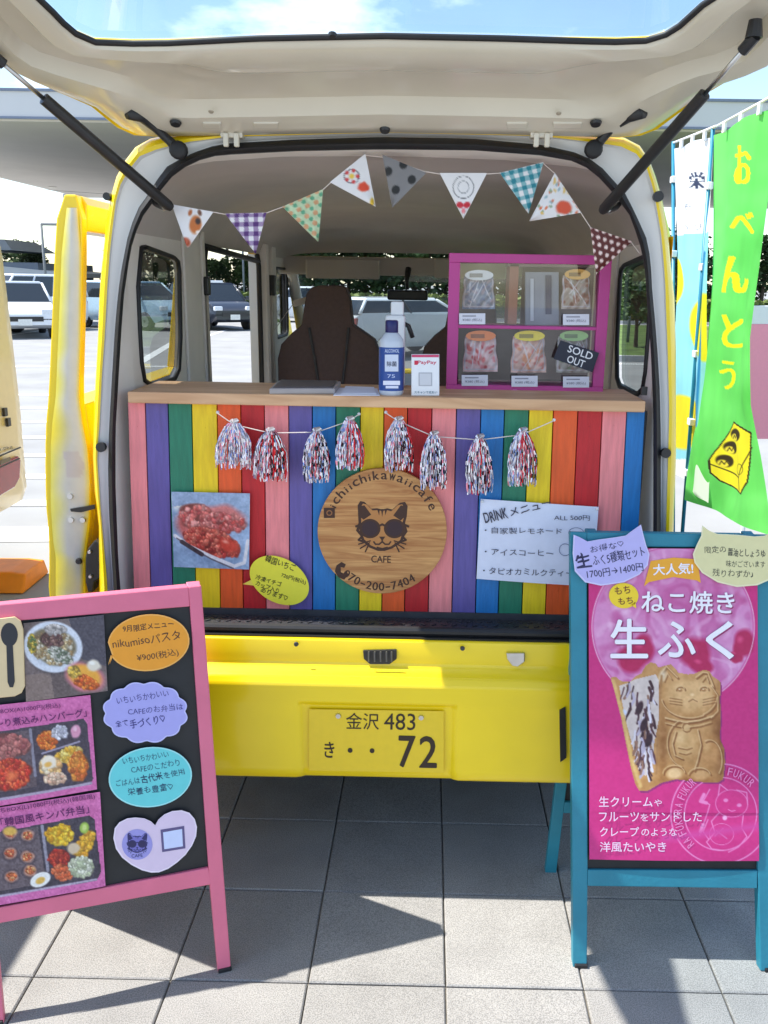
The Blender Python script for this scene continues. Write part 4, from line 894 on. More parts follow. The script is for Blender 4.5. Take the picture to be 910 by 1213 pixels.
b = MB(); b.box(((X(543)+X(706))/2, DC+.13, (Zc(390)+Zc(457))/2), (X(706)-X(543), .004, Zc(390)-Zc(457))); b.build('dark_back', cm('dark_back', (60, 42, 46), rough=.5), dc)
b = MB(); b.add([DPf.pt(543, 312, -.012), DPf.pt(706, 312, -.012), DPf.pt(706, 457, -.012), DPf.pt(543, 457, -.012)], [(0, 1, 2, 3)]); b.build('front_pane', GLASSC, dc)
b = MB(); q = DPf.pt(610, 464, .001); b.box(tuple(q), (.012, .006, .012)); b.build('knob', cm('knob_pink', (216, 120, 180)), dc, bevel=.002)
# bags of sweets inside the case
def bag(name, lab, cx, y0, y1, w_, base, pal, tag_, dep, seed, cat='sweets'):
    pl = PY(DC+.05+dep*0); rt = thing(name, lab, cat, pl.pt(cx, y1), None)
    h_ = y1-y0; c = Canvas((cx-w_*.42, y0), (cx+w_*.42, y0), (cx+w_*.5, y1), (cx-w_*.5, y1), 44, 44, base)
    g = np.random.default_rng(seed)
    c.noise(40, 7, seed); c.noise(30, 3, seed+1)
    for k in range(34): q = g.random(4); c.ell(cx-w_*.42+q[0]*w_*.84, y0+h_*.12+q[1]*h_*.8, 2.6+q[2]*3, 1.5+q[3]*2.5, q[0]*3, pal[k % len(pal)], .6)
    for k in range(5): q = g.random(3); c.line([(cx-w_*.4+q[0]*w_*.8, y0+3), (cx-w_*.4+q[1]*w_*.8, y0+h_*q[2])], .9, (236, 236, 244))
    c.line([(cx-w_*.4, y0+4), (cx-w_*.44, y1-3), (cx+w_*.44, y1-3), (cx+w_*.4, y0+4)], 1.4, (212, 210, 220))
    def fn(x, y, a, b__): return pl.flat(x+1.2*math.sin(b__*11)*(a-.5), y, .004+.022*math.sin(math.pi*a)**.7*math.sin(math.pi*min(1, b__*.9+.05))+.002*math.sin(a*23+b__*17))
    c.build('bag', fn, rt, m=PRINTC)
    t = MB(); q = ellpts(cx, y0-1, w_*.42, 6.2, n=20); t.prism([pl.flat(x, y, .030) for x, y in q], (0, -1, 0), .001, tag_); rc(t, pl, cx-w_*.28, y0-3, cx+w_*.1, y0+1.5, .0315, tuple(int(v*.62) for v in tag_)); t.build('tag', PRINT, rt)
    return rt
bag('sweets_bag', 'blue grey sweets bag, upper left in the pink case', 567, 327, 366, 40, (120, 140, 168), [(70, 100, 150), (160, 150, 170), (96, 112, 140), (190, 196, 210)], (214, 220, 222), 0, 1)
bag('sweets_bag', 'brown sweets bag under an orange tag, upper right in the pink case', 682, 326, 366, 36, (176, 160, 150), [(120, 52, 46), (150, 90, 80), (190, 190, 186)], (232, 180, 90), 0, 2)
bag('sweets_bag', 'bag of red berry sweets under an orange tag, lower left in the case', 569, 398, 440, 42, (226, 190, 190), [(186, 40, 50), (226, 130, 140), (240, 220, 222), (214, 90, 96)], (236, 130, 60), 0, 3)
bag('sweets_bag', 'bag of peach sweets under a yellow tag, lower middle in the case', 626, 398, 441, 43, (232, 190, 176), [(226, 140, 90), (226, 120, 110), (240, 210, 200)], (240, 220, 50), 0, 4)
bag('sweets_bag', 'green tagged sweets bag behind the sold out sign', 678, 398, 441, 40, (176, 176, 170), [(150, 120, 110), (120, 140, 110), (200, 200, 196)], (160, 210, 130), 0, 5)
pt_ = thing('clear_packet', 'empty clear packet with a navy stripe, upper middle in the case', 'packet', PY(DC+.06).pt(640, 384)); b = MB(); k_ = PY(DC+.06)
rc(b, k_, 622, 322, 662, 385, .004, (140, 148, 162), .012); rc(b, k_, 646, 326, 653, 372, .008, (36, 44, 84)); rc(b, k_, 628, 330, 632, 380, .008, (196, 204, 214)); b.build('packet', PRINTC, pt_, bevel=.001)
for i, (x0, y0, lab) in enumerate(((544, 371, 'under the blue grey bag'), (667, 372, 'under the brown sweets bag'), (547, 444, 'under the red berry sweets'), (606, 445, 'under the peach sweets'), (667, 446, 'under the sold out sign'))):
    pl = PY(DC-.004); th_ = thing('price_card', 'white price card '+lab+' in the case', 'price card', pl.pt(x0+15, y0+14), 'price cards in the pink case')
    b = MB(); rc(b, pl, x0, y0, x0+31, y0+13, .001, (220, 220, 232), .0008); b.build('card', PRINT, th_)
    t = MB(); text(t, pl, '¥380 (税込)', (x0+4, y0+10), (x0+27, y0+10), 4, (110, 108, 124), .0016, .0); rc(t, pl, x0+4, y0+2.5, x0+20, y0+4, .0016, (150, 150, 164)); t.build('print', PRINT, th_)
so_ = PY(DC-.014); so2 = thing('sold_out_sign', 'tilted navy sign reading sold out on the pink case', 'sign', so_.pt(681, 424))
b = MB(); b.prism([so_.flat(x, y, 0) for x, y in ((664, 403), (710, 418), (702, 441), (656, 425))], (0, -1, 0), .0015, (26, 32, 54)); b.build('board', PRINT, so2)
t = MB(); text(t, so_, 'SOLD', (672, 416.5), (700.5, 426.5), 8.6, (235, 236, 240), .0006, .035); text(t, so_, 'OUT', (671, 428.5), (691, 435.8), 8.6, (235, 236, 240), .0006, .035); t.build('lettering', PRINT, so2)
# ================================================================== A-BOARDS
def ext(p, q, x): return (x, p[1]+(q[1]-p[1])*(x-p[0])/(q[0]-p[0]))
PF = cm('pink_board_paint', (222, 112, 138), rough=.5, var=.06, vs=12, bump=.3, bs=90)
TF = cm('teal_board_paint', (38, 128, 148), rough=.5, var=.08, vs=14, bump=.35, bs=90)
CHALK = mat('blackboard', (.012, .012, .014), .55, var=.3, vs=20)
F1 = np.array((-.434, 1.682, 0)); F2 = np.array((-.879, 1.517, 0)); d1 = (F1-F2)/np.linalg.norm(F1-F2); nb = np.array((d1[1], -d1[0], 0)); LN = math.radians(11)
LP = Plane(F1, nb*math.cos(LN)+np.array((0, 0, math.sin(LN))))
def stock(name, pl, pts, th, m, parent, off=0., bev=.0025): b = MB(); b.prism([pl.flat(x, y, off) for x, y in pts], pl.n, th); return b.build(name, m, parent, bevel=bev)
def backframe(parent, L0, R0, L1, R1, m, spread, nb, wd=.03, inset=0.):
    """rear half: hinge line L1-R1, feet spread behind"""
    back = -np.array(nb); H = (L1[2]+R1[2])/2; dirx = (R1-L1)/np.linalg.norm(R1-L1)
    fl = np.array((L0[0], L0[1], 0))+back*spread; fr = np.array((R0[0], R0[1], 0))+back*spread
    tl = L1+back*.035+dirx*inset; tr = R1+back*.035-dirx*inset; nrm = np.cross(fr-fl, tl-fl); nrm /= np.linalg.norm(nrm)
    if np.dot(nrm, back) < 0: nrm = -nrm
    P = lambda s_, t_: fl*(1-s_)*(1-t_)+fr*s_*(1-t_)+tl*(1-s_)*t_+tr*s_*t_
    w_ = wd/np.linalg.norm(fr-fl)
    def pc(nm, s0, s1, t0, t1, mm, th=.02, of=0.): b = MB(); b.prism([P(s0, t0)+nrm*of, P(s1, t0)+nrm*of, P(s1, t1)+nrm*of, P(s0, t1)+nrm*of], nrm, th); b.build(nm, mm, parent, bevel=.002)
    pc('rear_leg', 0, w_, 0, 1, m); pc('rear_leg', 1-w_, 1, 0, 1, m); pc('rear_rail', w_, 1-w_, .20, .235, m); pc('rear_rail', w_, 1-w_, .955, .995, m)
    pc('rear_panel', w_*.8, 1-w_*.8, .23, .96, CHALK, .006, -.006)
L0, R0, L1, R1 = LP.pt(-14, 1220), LP.pt(274, 1151), LP.pt(-57, 722), LP.pt(238.5, 693.5)
lb = thing('menu_board', 'pink framed standing menu board with food photos and speech bubble cards', 'menu board', (L0+R0)/2)
tT = ((0, 716), (238.5, 693.5)); tI = ((26, 735), (225, 718.5)); bT = ((0, 1075), (247, 1028)); bB = ((0, 1094), (251, 1048))
stock('stile', LP, [(238.5, 693.5), (274, 1150.5), (258.5, 1152.5), (247, 1028), (225, 718), (223, 695)], .028, PF, lb)
stock('stile', LP, [ext(*tT, -57), (-38, 719), (-36, 742), ext(*bT, -8), (5, 1212), (-14, 1220)], .028, PF, lb)
stock('top_rail', LP, [ext(*tT, -38), (223.4, 694.9), (225, 718.5), ext(*tI, -36)], .027, PF, lb)
stock('bottom_rail', LP, [ext(*bT, -9), (247, 1028), (251, 1048), ext(*bB, -7)], .026, PF, lb)
stock('panel', LP, [ext(*tI, -36), (226, 718), (247.6, 1029), ext(*bT, -9)], .008, CHALK, lb, off=-.008, bev=0)
for x, y in ((266, 1151), (-4, 1216)):
    b = MB(); q = LP.pt(x, y, -.014); b.box((q[0], q[1], .004), (.03, .03, .01), rz=.35); b.build('rubber_foot', RUB, lb, bevel=.002)
backframe(lb, L0, R0, L1, R1, PF, .50, nb)
# photo of spaghetti
def lpsheet(c, name, off, label=None, curl=.002): return c.build(name, lambda x, y, a, b_: LP.flat(x, y, off+curl*math.sin(a*3)*b_), lb, label=label)
c = Canvas((28, 738), (123, 728), (127.5, 818), (31, 831), 100, 96, (112, 96, 94)); c.noise(26, 30, 2); c.noise(8, 5, 3)
c.poly([(80, 728), (130, 728), (130, 790), (96, 780)], (78, 72, 82)); c.poly([(28, 800), (60, 796), (66, 835), (28, 835)], (132, 112, 104))
c.ell(64, 769, 37, 32, .2, (70, 62, 66), .2); c.ell(63, 766, 36, 31, .2, (214, 216, 224), .06); c.ell(63, 766, 30, 25, .2, (176, 180, 188), .2)
c.food(63, 766, 28, 22, .2, [(206, 184, 140), (190, 160, 110), (226, 214, 190), (150, 120, 80)], 130, 4, 11); c.food(62, 758, 14, 10, .2, [(112, 74, 66), (96, 60, 60), (140, 104, 92)], 50, 3.4, 12); c.food(72, 776, 18, 8, .5, [(200, 196, 180), (110, 120, 96), (214, 206, 190)], 50, 3, 13); c.food(38, 762, 6, 12, 0, [(200, 170, 60), (90, 110, 60)], 18, 3, 14); c.food(66, 745, 14, 6, 0, [(206, 196, 190), (190, 178, 170)], 20, 4, 15)
c.ell(100, 802, 27, 18, .35, (206, 120, 130), .25, .2, 3); c.ell(101, 801, 24, 15, .35, (236, 168, 60), .3, .2, 4); c.food(102, 808, 16, 8, .3, [(232, 108, 30), (240, 140, 50), (214, 84, 30)], 34, 4, 16, 26); c.food(88, 795, 8, 8, .3, [(232, 186, 70), (240, 206, 110)], 12, 4, 17); c.ell(111, 788, 10, 8, .2, (228, 216, 196), .35, .2, 5); c.ell(109, 785, 5, 3, .2, (246, 240, 228), .6)
lpsheet(c, 'spaghetti_photo', .003, 'printed photo of a plate of spaghetti and a bag of fruit')
# spoon plaque
b = MB(); pq = [(-18, 742), (-14, 734), (18, 730), (25, 735), (28, 745), (30, 812), (26, 820), (18, 824), (-12, 827), (-17, 820)]
b.prism([LP.flat(x, y, .008) for x, y in pq], LP.n, .008, (222, 196, 150)); sp_ = b.build('spoon_plaque', PRINT, lb, bevel=.002)
b = MB(); pflat(b, LP, ellpts(11.5, 751, 10, 14, -.03, 26), .0086, (40, 40, 46)); pflat(b, LP, [(8, 760), (15.5, 760), (18, 806), (16, 813), (12, 813), (9.5, 807)], .0088, (40, 40, 46)); b.build('spoon_shape', PRINT, sp_)
def bento(quad, seed, kind):
    c = Canvas(*quad, 120, 84, (196, 92, 168)); c.noise(6, 20, seed)
    return c
# upper bento poster
c = Canvas((-36, 838.5), (107, 823), (115, 934.5), (-30, 959), 160, 124, (210, 106, 164)); c.noise(8, 25, 1)
c.poly([(-40, 872), (99, 851), (103, 856), (110.5, 922), (107, 929), (-40, 953)], (70, 60, 72)); c.noise(10, 5, 2); c.poly([(-40, 876), (37, 864), (44, 931), (-40, 945)], (96, 80, 86)); c.line([(36, 864), (42, 918)], 3.4, (140, 134, 148)); c.line([(-30, 951), (60, 936), (108, 927)], 3, (176, 160, 180))
c.food(8, 884, 30, 16, -.1, [(176, 96, 92), (150, 76, 78), (204, 124, 116)], 80, 5, 21, 10); c.food(12, 916, 26, 20, -.1, [(222, 70, 40), (204, 50, 36), (236, 104, 60), (190, 50, 40)], 120, 5, 22, 26); c.ell(14, 918, 10, 8, 0, (236, 120, 70), .8)
c.food(56, 876, 13, 12, -.3, [(226, 112, 36), (236, 136, 50), (210, 92, 30)], 44, 4, 23, 22); c.food(71, 867, 10, 9, 0, [(206, 200, 210), (190, 186, 200), (226, 220, 226)], 26, 4, 24); c.ell(90, 866, 7, 9, .1, (220, 150, 176), .25, .15, 6); c.ell(89, 863, 3, 4, .1, (240, 190, 206), .6)
c.line([(50, 892), (94, 878)], 2, (160, 150, 170)); c.food(82, 893, 17, 9, -.3, [(238, 196, 80), (230, 170, 50), (246, 214, 120)], 44, 5, 25, 22); c.food(93, 906, 12, 18, .1, [(226, 124, 44), (210, 100, 40), (236, 150, 60)], 60, 5, 26, 22)
c.food(60, 908, 13, 14, 0, [(236, 214, 180), (240, 190, 120), (226, 170, 110)], 40, 5, 27, 18); c.ell(58, 902, 10, 9, -.3, (242, 226, 204), .25); c.ell(57, 905, 6, 4, -.3, (236, 180, 90), .5); c.food(66, 921, 14, 7, -.1, [(236, 200, 170), (220, 170, 140)], 28, 4, 28)
lpsheet(c, 'bento_poster', .003, 'upper pink lunch box poster'); 
t = MB(); DK = (96, 26, 92)
text(t, LP, 'いちいちBOX(A)1000円(税込)', (-30, 849), (72, 838.5), 7, DK, .0056, .01); text(t, LP, '「とろ〜り煮込みハンバーグ」', (-30, 865), (103, 848), 9.5, DK, .0056, .02)
t.build('lettering', PRINT, lb)
c = Canvas((-30, 960.5), (118.5, 937.5), (125, 1049), (-24, 1075.5), 160, 128, (210, 108, 166)); c.noise(8, 25, 4)
c.poly([(-34, 991), (106, 965), (112, 970), (120, 1032), (115, 1042), (-34, 1068)], (66, 58, 70)); c.noise(10, 5, 5); c.poly([(-34, 992), (45, 979), (55, 1045), (-34, 1061)], (104, 90, 96)); c.line([(50, 978), (57, 1030)], 3.6, (150, 144, 158)); c.line([(-30, 1066), (50, 1052), (114, 1041)], 2.6, (180, 166, 186))
for i, (x, y) in enumerate(((12, 986), (33, 989), (12, 1010), (33, 1014), (14, 1037), (36, 1030), (-12, 990), (-12, 1014), (-10, 1040))):
    c.ell(x, y+1, 11.5, 10.5, 0, (84, 70, 78), .2, .15, i); c.ell(x, y, 9, 8, 0, (186, 138, 120), .3, .25, i+9); c.food(x, y, 6, 5, 0, [(222, 110, 60), (206, 90, 60), (232, 170, 110)], 10, 2.6, 30+i, 22)
c.ell(12, 984, 10, 6, 0, (220, 176, 80), .4); c.ell(48, 1041, 13.5, 8.5, -.45, (238, 234, 228), .12); c.ell(48, 1042, 7, 4.5, -.45, (224, 178, 84), .3)
c.food(71, 988, 17, 13, 0, [(240, 186, 30), (246, 204, 60), (226, 160, 24)], 70, 5, 41, 20); c.food(100, 1000, 9, 20, .5, [(240, 180, 50), (226, 156, 40)], 44, 5, 42, 20); c.ell(100, 980, 6.5, 8, .2, (160, 190, 80), .3); c.ell(100, 980, 3.5, 5, .2, (206, 220, 130), .5)
c.food(70, 1016, 13, 12, 0, [(190, 44, 34), (214, 70, 46), (160, 40, 34)], 50, 4, 43, 20); c.food(74, 1032, 14, 9, .1, [(226, 100, 56), (236, 124, 80)], 36, 4, 44, 20); c.ell(87, 1004, 9, 8, .2, (214, 190, 160), .3, .2, 4); c.food(96, 1026, 16, 13, .1, [(206, 206, 176), (190, 196, 160), (224, 222, 200)], 70, 4, 45, 12)
lpsheet(c, 'bento_poster', .003, 'lower pink lunch box poster')
t = MB(); text(t, LP, 'いちいちBOX(L)1080円(税込)(韓国風)', (-24, 967), (113, 946), 7, DK, .0056, .01); text(t, LP, '「韓国風キンパ弁当」', (2, 978.5), (106, 962), 10, DK, .0056, .02)
t.build('lettering', PRINT, lb)
def card(pl, parent, name, outline, col, rim, off, lines, ink, label=None, bev=0.):
    b = MB(); b.prism([pl.flat(x, y, off) for x, y in outline], pl.n, .0012, rim)
    cx_ = sum(p[0] for p in outline)/len(outline); cy_ = sum(p[1] for p in outline)/len(outline)
    pflat(b, pl, [(cx_+(x-cx_)*.965, cy_+(y-cy_)*.955) for x, y in outline], off+.0002, col); o = b.build(name, PRINT, parent, label=label)
    t = MB()
    for s_, p0, p1, h_, bo in lines: text(t, pl, s_, p0, p1, h_, ink, off+.0006, bo, wob=.06)
    t.build('handwriting', PRINT, o); return o
card(LP, lb, 'speech_bubble', [(128, 788), (133, 776)]+ellpts(176, 761, 48.5, 33.5, -.1, 40)[21:]+ellpts(176, 761, 48.5, 33.5, -.1, 40)[:19], (238, 156, 36), (244, 176, 84), .004,
     [('9月限定メニュー', (146, 749), (206, 742), 8, .02), ('nikumisoパスタ', (134, 768), (214, 757), 11, .006), ('¥900(税込)', (163, 785), (212, 777), 10, .006)], (74, 38, 24), 'orange speech bubble card')
cl = [(172+47*math.cos(a)*(1+.085*abs(math.sin(a*6+.2)))-0, 843.5+33.5*math.sin(a)*(1+.10*abs(math.sin(a*6+.2)))) for a in [k*6.28318/120 for k in range(120)]]
card(LP, lb, 'cloud_card', cl, (170, 166, 228), (196, 194, 240), .004, [('いちいちかわいい', (139, 834), (200, 824), 8, .0), ('CAFEのお弁当は', (152, 847), (217, 840), 8, .0), ('全て', (137, 861), (152, 859), 8, .0), ('手づくり♡', (155, 863), (196, 855), 10, .035)], (64, 58, 130), 'lavender cloud shaped card')
card(LP, lb, 'oval_card', ellpts(178, 920, 49.5, 35.5, -.12, 44), (104, 208, 210), (160, 226, 226), .004, [('いちいちかわいい', (146, 905), (200, 896), 7.5, .0), ('CAFEのこだわり', (156, 915.5), (213, 906), 7.5, .0), ('ごはんは', (138, 931), (166, 927), 7.5, .0), ('古代米', (168, 927.5), (193, 922), 9, .04), ('を使用', (195, 922), (219, 916), 7.5, .0), ('栄養も豊富♡', (152, 942), (205, 935), 8.5, .015)], (36, 76, 104), 'turquoise oval card')
hrt = [(110+x/6.386, 860+y/6.386) for x, y in ((155, 845), (165, 770), (200, 725), (260, 695), (320, 688), (390, 695), (440, 718), (471, 748), (495, 705), (540, 665), (600, 640), (670, 633), (730, 653), (770, 700), (787, 760), (780, 830), (750, 900), (700, 970), (640, 1025), (570, 1075), (500, 1102), (440, 1104), (370, 1086), (290, 1045), (220, 990), (175, 925))]
hc = card(LP, lb, 'heart_card', hrt, (222, 200, 222), (236, 220, 234), .004, [], (0, 0, 0), 'pale pink heart shaped card')
t = MB(); pflat(t, LP, ellpts(162.5, 999.5, 18, 18, n=36), .0048, (156, 150, 214)); pflat(t, LP, [(190, 982), (218, 977.5), (219.5, 1004), (192, 1008.5)], .0048, (96, 84, 128)); pflat(t, LP, [(193, 985), (215.5, 981), (216.5, 1001.5), (194.5, 1005)], .0051, (206, 214, 244)); cat_face(t, LP, 162.5, 1000, .40, (44, 40, 96), (120, 114, 190), .0051, (40, 36, 84)); text(t, LP, 'CAFE', (156, 1015), (169, 1014), 4, (44, 40, 96), .0052, .02); t.build('print', PRINT, hc)

# ---------------- teal board
LN2 = math.radians(12)
RP = Plane((.4, 1.72, 0), (0.0, -math.cos(LN2), math.sin(LN2)))
L0, R0, L1, R1 = RP.pt(679, 1147), RP.pt(921, 1151), RP.pt(676, 630), RP.pt(919, 634)
rb = thing('poster_board', 'teal framed standing board with a magenta cat shaped cake poster', 'poster board', (L0+R0)/2)
stock('stile', RP, [(676, 630), (695.5, 630.5), (696.5, 1030), (695.5, 1147.5), (679, 1147)], .028, TF, rb); stock('stile', RP, [(895.5, 633.5), (919, 634), (921, 1151), (901, 1150.5), (898, 1032)], .028, TF, rb)
stock('top_rail', RP, [(695.5, 630.5), (895.5, 633.5), (895.6, 649), (695.6, 647.5)], .027, TF, rb); stock('bottom_rail', RP, [(696.5, 1030.5), (898, 1031.5), (897.6, 1053), (696.2, 1050)], .026, TF, rb)
stock('panel', RP, [(695, 647), (896, 648.6), (899, 1032), (696, 1031)], .008, CHALK, rb, off=-.008, bev=0)
for x, y in ((687, 1148), (911, 1151)):
    b = MB(); q = RP.pt(x, y, -.014); b.box((q[0], q[1], .004), (.03, .03, .01)); b.build('rubber_foot', RUB, rb, bevel=.002)
backframe(rb, L0+np.array((.0, 0, 0)), R0, L1, R1, TF, .36, (0.06, -1, 0), inset=.04)
t = MB(); hx = RP.pt(790, 640, -.03)
c = Canvas((697, 649), (896.5, 650), (898.5, 1019), (698, 1017), 230, 420, (206, 40, 122)); c.I += (np.linspace(0, 1, 421)[:, None, None]-.5)*np.array([4, 10, 8])
c.ell(797, 742, 97, 96, 0, (216, 138, 186), .04); c.ell(797, 700, 90, 44, 0, (206, 110, 166), .5)
gq = np.random.default_rng(5)
for k in range(46):
    a = gq.random()*6.28; r_ = 92*math.sqrt(gq.random()); x, y = 797+r_*math.cos(a)*.95, 742+r_*math.sin(a)*.95
    c.ell(x, y, 5+gq.random()*9, 3+gq.random()*4, gq.random()*3, [(226, 160, 200), (206, 110, 166), (232, 176, 208), (200, 96, 150)][k % 4], .9, .3, k)
mb_ = np.clip((1-np.hypot((c.X-797)/95, (c.Y-742)/94))/.05, 0, 1)*np.clip(np.sin(c.X/8.+c.Y/19.+vnoise(c.X, c.Y, 26, 8)*11), 0, 1)*.6; c.mixin(mb_, (192, 78, 142))
mb_ = np.clip((1-np.hypot((c.X-797)/95, (c.Y-742)/94))/.05, 0, 1)*np.clip(np.sin(c.X/6.-c.Y/15.+vnoise(c.X, c.Y, 22, 18)*9)-.3, 0, 1)*.6; c.mixin(mb_, (236, 186, 214))
for x, y, rx, ry in ((748, 780, 20, 18), (760, 768, 16, 20), (822, 772, 22, 20), (830, 788, 16, 12), (880, 762, 14, 20), (872, 778, 10, 8)): c.ell(x, y, rx, ry, .2, (184, 24, 84), .3, .2, int(x)); c.ell(x-4, y-5, rx*.4, ry*.3, .3, (220, 70, 120), .8)
c.ell(797, 742, 97, 96, 0, (236, 190, 214), .3, ring=.02)
bun = [(723, 802), (729, 801), (735, 806), (746, 807), (753, 800), (759, 797), (764, 788), (770, 784), (776, 785), (779, 790), (786, 788), (794, 786), (799, 791), (803, 796), (814, 798), (823, 797), (832, 793), (839, 794), (843, 800), (852, 806), (853, 813), (852, 826), (853, 850), (852, 874), (857, 886), (858, 902), (856, 922), (850, 926), (823, 925), (800, 922), (783, 926), (776, 930), (766, 936), (757, 936), (752, 928), (747, 909), (741, 880), (735, 848), (728, 820)]
c.poly([(x+1.5, y+2) for x, y in bun], (150, 40, 110)); c.poly(bun, (206, 152, 92))
ib = np.zeros(c.X.shape, bool)
cb = Canvas((697, 649), (896.5, 650), (898.5, 1019), (698, 1017), 230, 420, (0, 0, 0)); cb.poly(bun, (1, 1, 1)); keep = c.I.copy()
c.poly(bun, (198, 144, 86)); c.ell(852, 870, 14, 80, 0, (140, 84, 40), .9); c.ell(815, 926, 50, 12, 0, (150, 92, 44), .9); c.ell(785, 880, 8, 56, 0, (160, 104, 54), .9); c.ell(818, 820, 38, 28, 0, (222, 174, 116), .5); c.ell(818, 800, 30, 8, 0, (206, 154, 96), .8)
def emb(pts, w_=2.2, dk=(142, 88, 44), lt=(228, 186, 132)): c.line([(x+1.1, y+1.3) for x, y in pts], w_, dk, 1.3); c.line([(x-.5, y-.6) for x, y in pts], w_*.55, lt, 1.)
def arcp(cx, cy, rx, ry, a0, a1, n=14): return [(cx+rx*math.cos(math.radians(a0+(a1-a0)*k/n)), cy+ry*math.sin(math.radians(a0+(a1-a0)*k/n))) for k in range(n+1)]
c.ell(811, 878, 19, 24, 0, (218, 168, 108), .5); c.ell(806, 872, 9, 12, 0, (234, 190, 132), .9); c.ell(840, 890, 15, 26, 0, (196, 138, 80), .5); c.ell(836, 884, 7, 12, 0, (216, 164, 104), .9); c.ell(798, 915, 12, 9, 0, (228, 186, 132), .5); c.ell(828, 917, 13, 8, 0, (206, 154, 98), .5); c.ell(848, 832, 7, 22, .05, (190, 130, 74), .6)
emb([(779, 812), (783, 797), (789, 789), (797, 797), (802, 802)], 2.4); emb([(824, 802), (832, 796), (838, 797), (842, 806), (845, 814)], 2.4); emb([(786, 806), (790, 797), (795, 804)], 1.4); emb([(831, 806), (836, 800), (839, 808)], 1.4)
emb(arcp(817, 824, 34, 26, 60, 170), 2.2); emb(arcp(817, 824, 32, 25, 5, 60), 2.)
emb([(788, 850), (800, 853), (812, 855), (828, 853), (844, 848)], 3.2); emb([(788, 856), (800, 859), (812, 861), (828, 859), (842, 855)], 1.6); c.ell(812, 860, 5, 5, 0, (226, 182, 126), .4); emb(arcp(812, 860, 5, 5, 0, 300), 1.2)
emb(arcp(811, 880, 21, 28, 100, 250), 1.8); emb([(800, 866), (796, 880), (799, 894), (808, 898)], 1.8); emb([(826, 864), (830, 882), (826, 900), (822, 912)], 2.2); emb(arcp(840, 900, 15, 24, 250, 400), 1.8); emb(arcp(798, 916, 13, 10, 180, 350), 1.8); emb(arcp(828, 918, 13, 9, 190, 350), 1.8); emb([(842, 812), (850, 824), (850, 842), (842, 850)], 2.)
emb([(802, 884), (812, 886), (818, 884)], 1.2); emb([(803, 890), (811, 892), (817, 890)], 1.1)
for ex in (805, 833): emb(arcp(ex, 816, 5.2, 3.8, 180, 360), 1.6); c.ell(ex, 817, 3.4, 2.2, 0, (170, 114, 62), .5); c.ell(ex-.8, 815.6, 1.6, 1., 0, (250, 226, 184), .6)
c.ell(819, 822, 3.4, 2.4, 0, (236, 196, 142), .5); emb([(814, 829), (819, 826), (824, 829)], 1.1)
for dy in (0, 3.2, 6.4): emb([(792, 825+dy), (806, 827+dy)], .9); emb([(831, 827+dy), (846, 824+dy)], .9)
c.ell(784, 800, 6, 12, .3, (236, 214, 182), .9); c.line([(783, 800), (779, 850), (777, 915)], 2.6, (176, 124, 74), 2.2)
choc = [(733, 812), (744, 808), (752, 804), (764, 801), (776, 798), (780, 806), (780, 850), (774, 880), (772, 912), (764, 918), (756, 912), (748, 880), (740, 850)]
c.poly(choc, (214, 196, 186)); gq = np.random.default_rng(9)
for k in range(80):
    q = gq.random(3); y = 806+q[0]*104; x0 = 734+(y-806)*.2; x1 = 779-(y-806)*.06; x = x0+3+q[1]*(x1-x0-6); cc_ = [(70, 36, 44), (90, 52, 60), (226, 216, 224), (190, 176, 192), (60, 30, 38), (150, 110, 90)][k % 6]
    c.line([(x, y), (x-3+q[2]*6, y+7), (x-5+q[1]*9, y+15)], 1.2+q[2]*2.2, cc_, 1)
for x, y in ((757, 838), (762, 858), (768, 876)): c.ell(x, y, 4.5, 10, .3, (56, 28, 40), .3)
c.ell(738, 843, 5, 4, .2, (206, 210, 230), .4); c.line([(726, 806), (738, 850), (748, 900), (758, 930)], 4, (222, 180, 110), 2)
c.noise(16, 7, 61); c.noise(12, 2.5, 62); m = cb.I[..., :1]; c.I = keep*(1-m)+c.I*m; c.noise(7, 3, 44)
PKL = (232, 130, 186)
def cring(c, cx, cy, r, w_, col): d = np.abs(np.hypot(c.X-cx, c.Y-cy)-r); c.mixin(((w_/2-d)/.7+.5)*(1-m[..., 0]), col)
cring(c, 853, 963, 59, 1.6, PKL); cring(c, 853, 963, 43, 1.3, PKL)
c.ell(866, 951, 20, 17, .1, PKL, .2, ring=.09)
for l in ([(850, 941), (852, 928), (861, 935)], [(872, 935), (884, 938), (885, 952)], [(851, 962), (842, 972), (846, 985), (836, 996), (842, 1004), (856, 1006)], [(880, 965), (878, 980), (884, 990), (874, 1002), (862, 1008)], [(840, 934), (832, 948), (840, 952), (836, 966), (828, 988)], [(838, 970), (832, 984), (838, 992)]): c.line(l, 1.3, PKL, .8)
c.ell(854, 987, 15, 13, 0, PKL, .2, ring=.1); text_y = 0
c.ell(859, 947, 3.6, 2.6, 0, PKL, .4); c.ell(875, 953, 3.6, 2.6, 0, PKL, .4); c.ell(858, 968, 3.4, 3.4, 0, (240, 170, 210), .4); c.line([(862, 958), (866, 960), (870, 959)], 1, PKL); c.line([(848, 983), (860, 992)], 1.6, (214, 96, 160)); c.line([(846, 989), (856, 980)], 1.4, (214, 96, 160)); c.line([(833, 940), (829, 948), (836, 950)], 4, PKL, 1.2); c.line([(832, 976), (829, 984)], 4, PKL, 1.2)
c.line([(786, 992), (820, 988), (896, 978)], 7, (206, 66, 146), 8)
c.build('poster', lambda x, y, a, b_: RP.flat(x, y, .004+.003*math.sin(a*3.14)+.0012*math.sin(b_*26+a*2)*(b_ > .85)), rb, label='magenta poster of a cat shaped filled cake')
t = MB(); WW = (246, 240, 244); SH = (150, 30, 96)
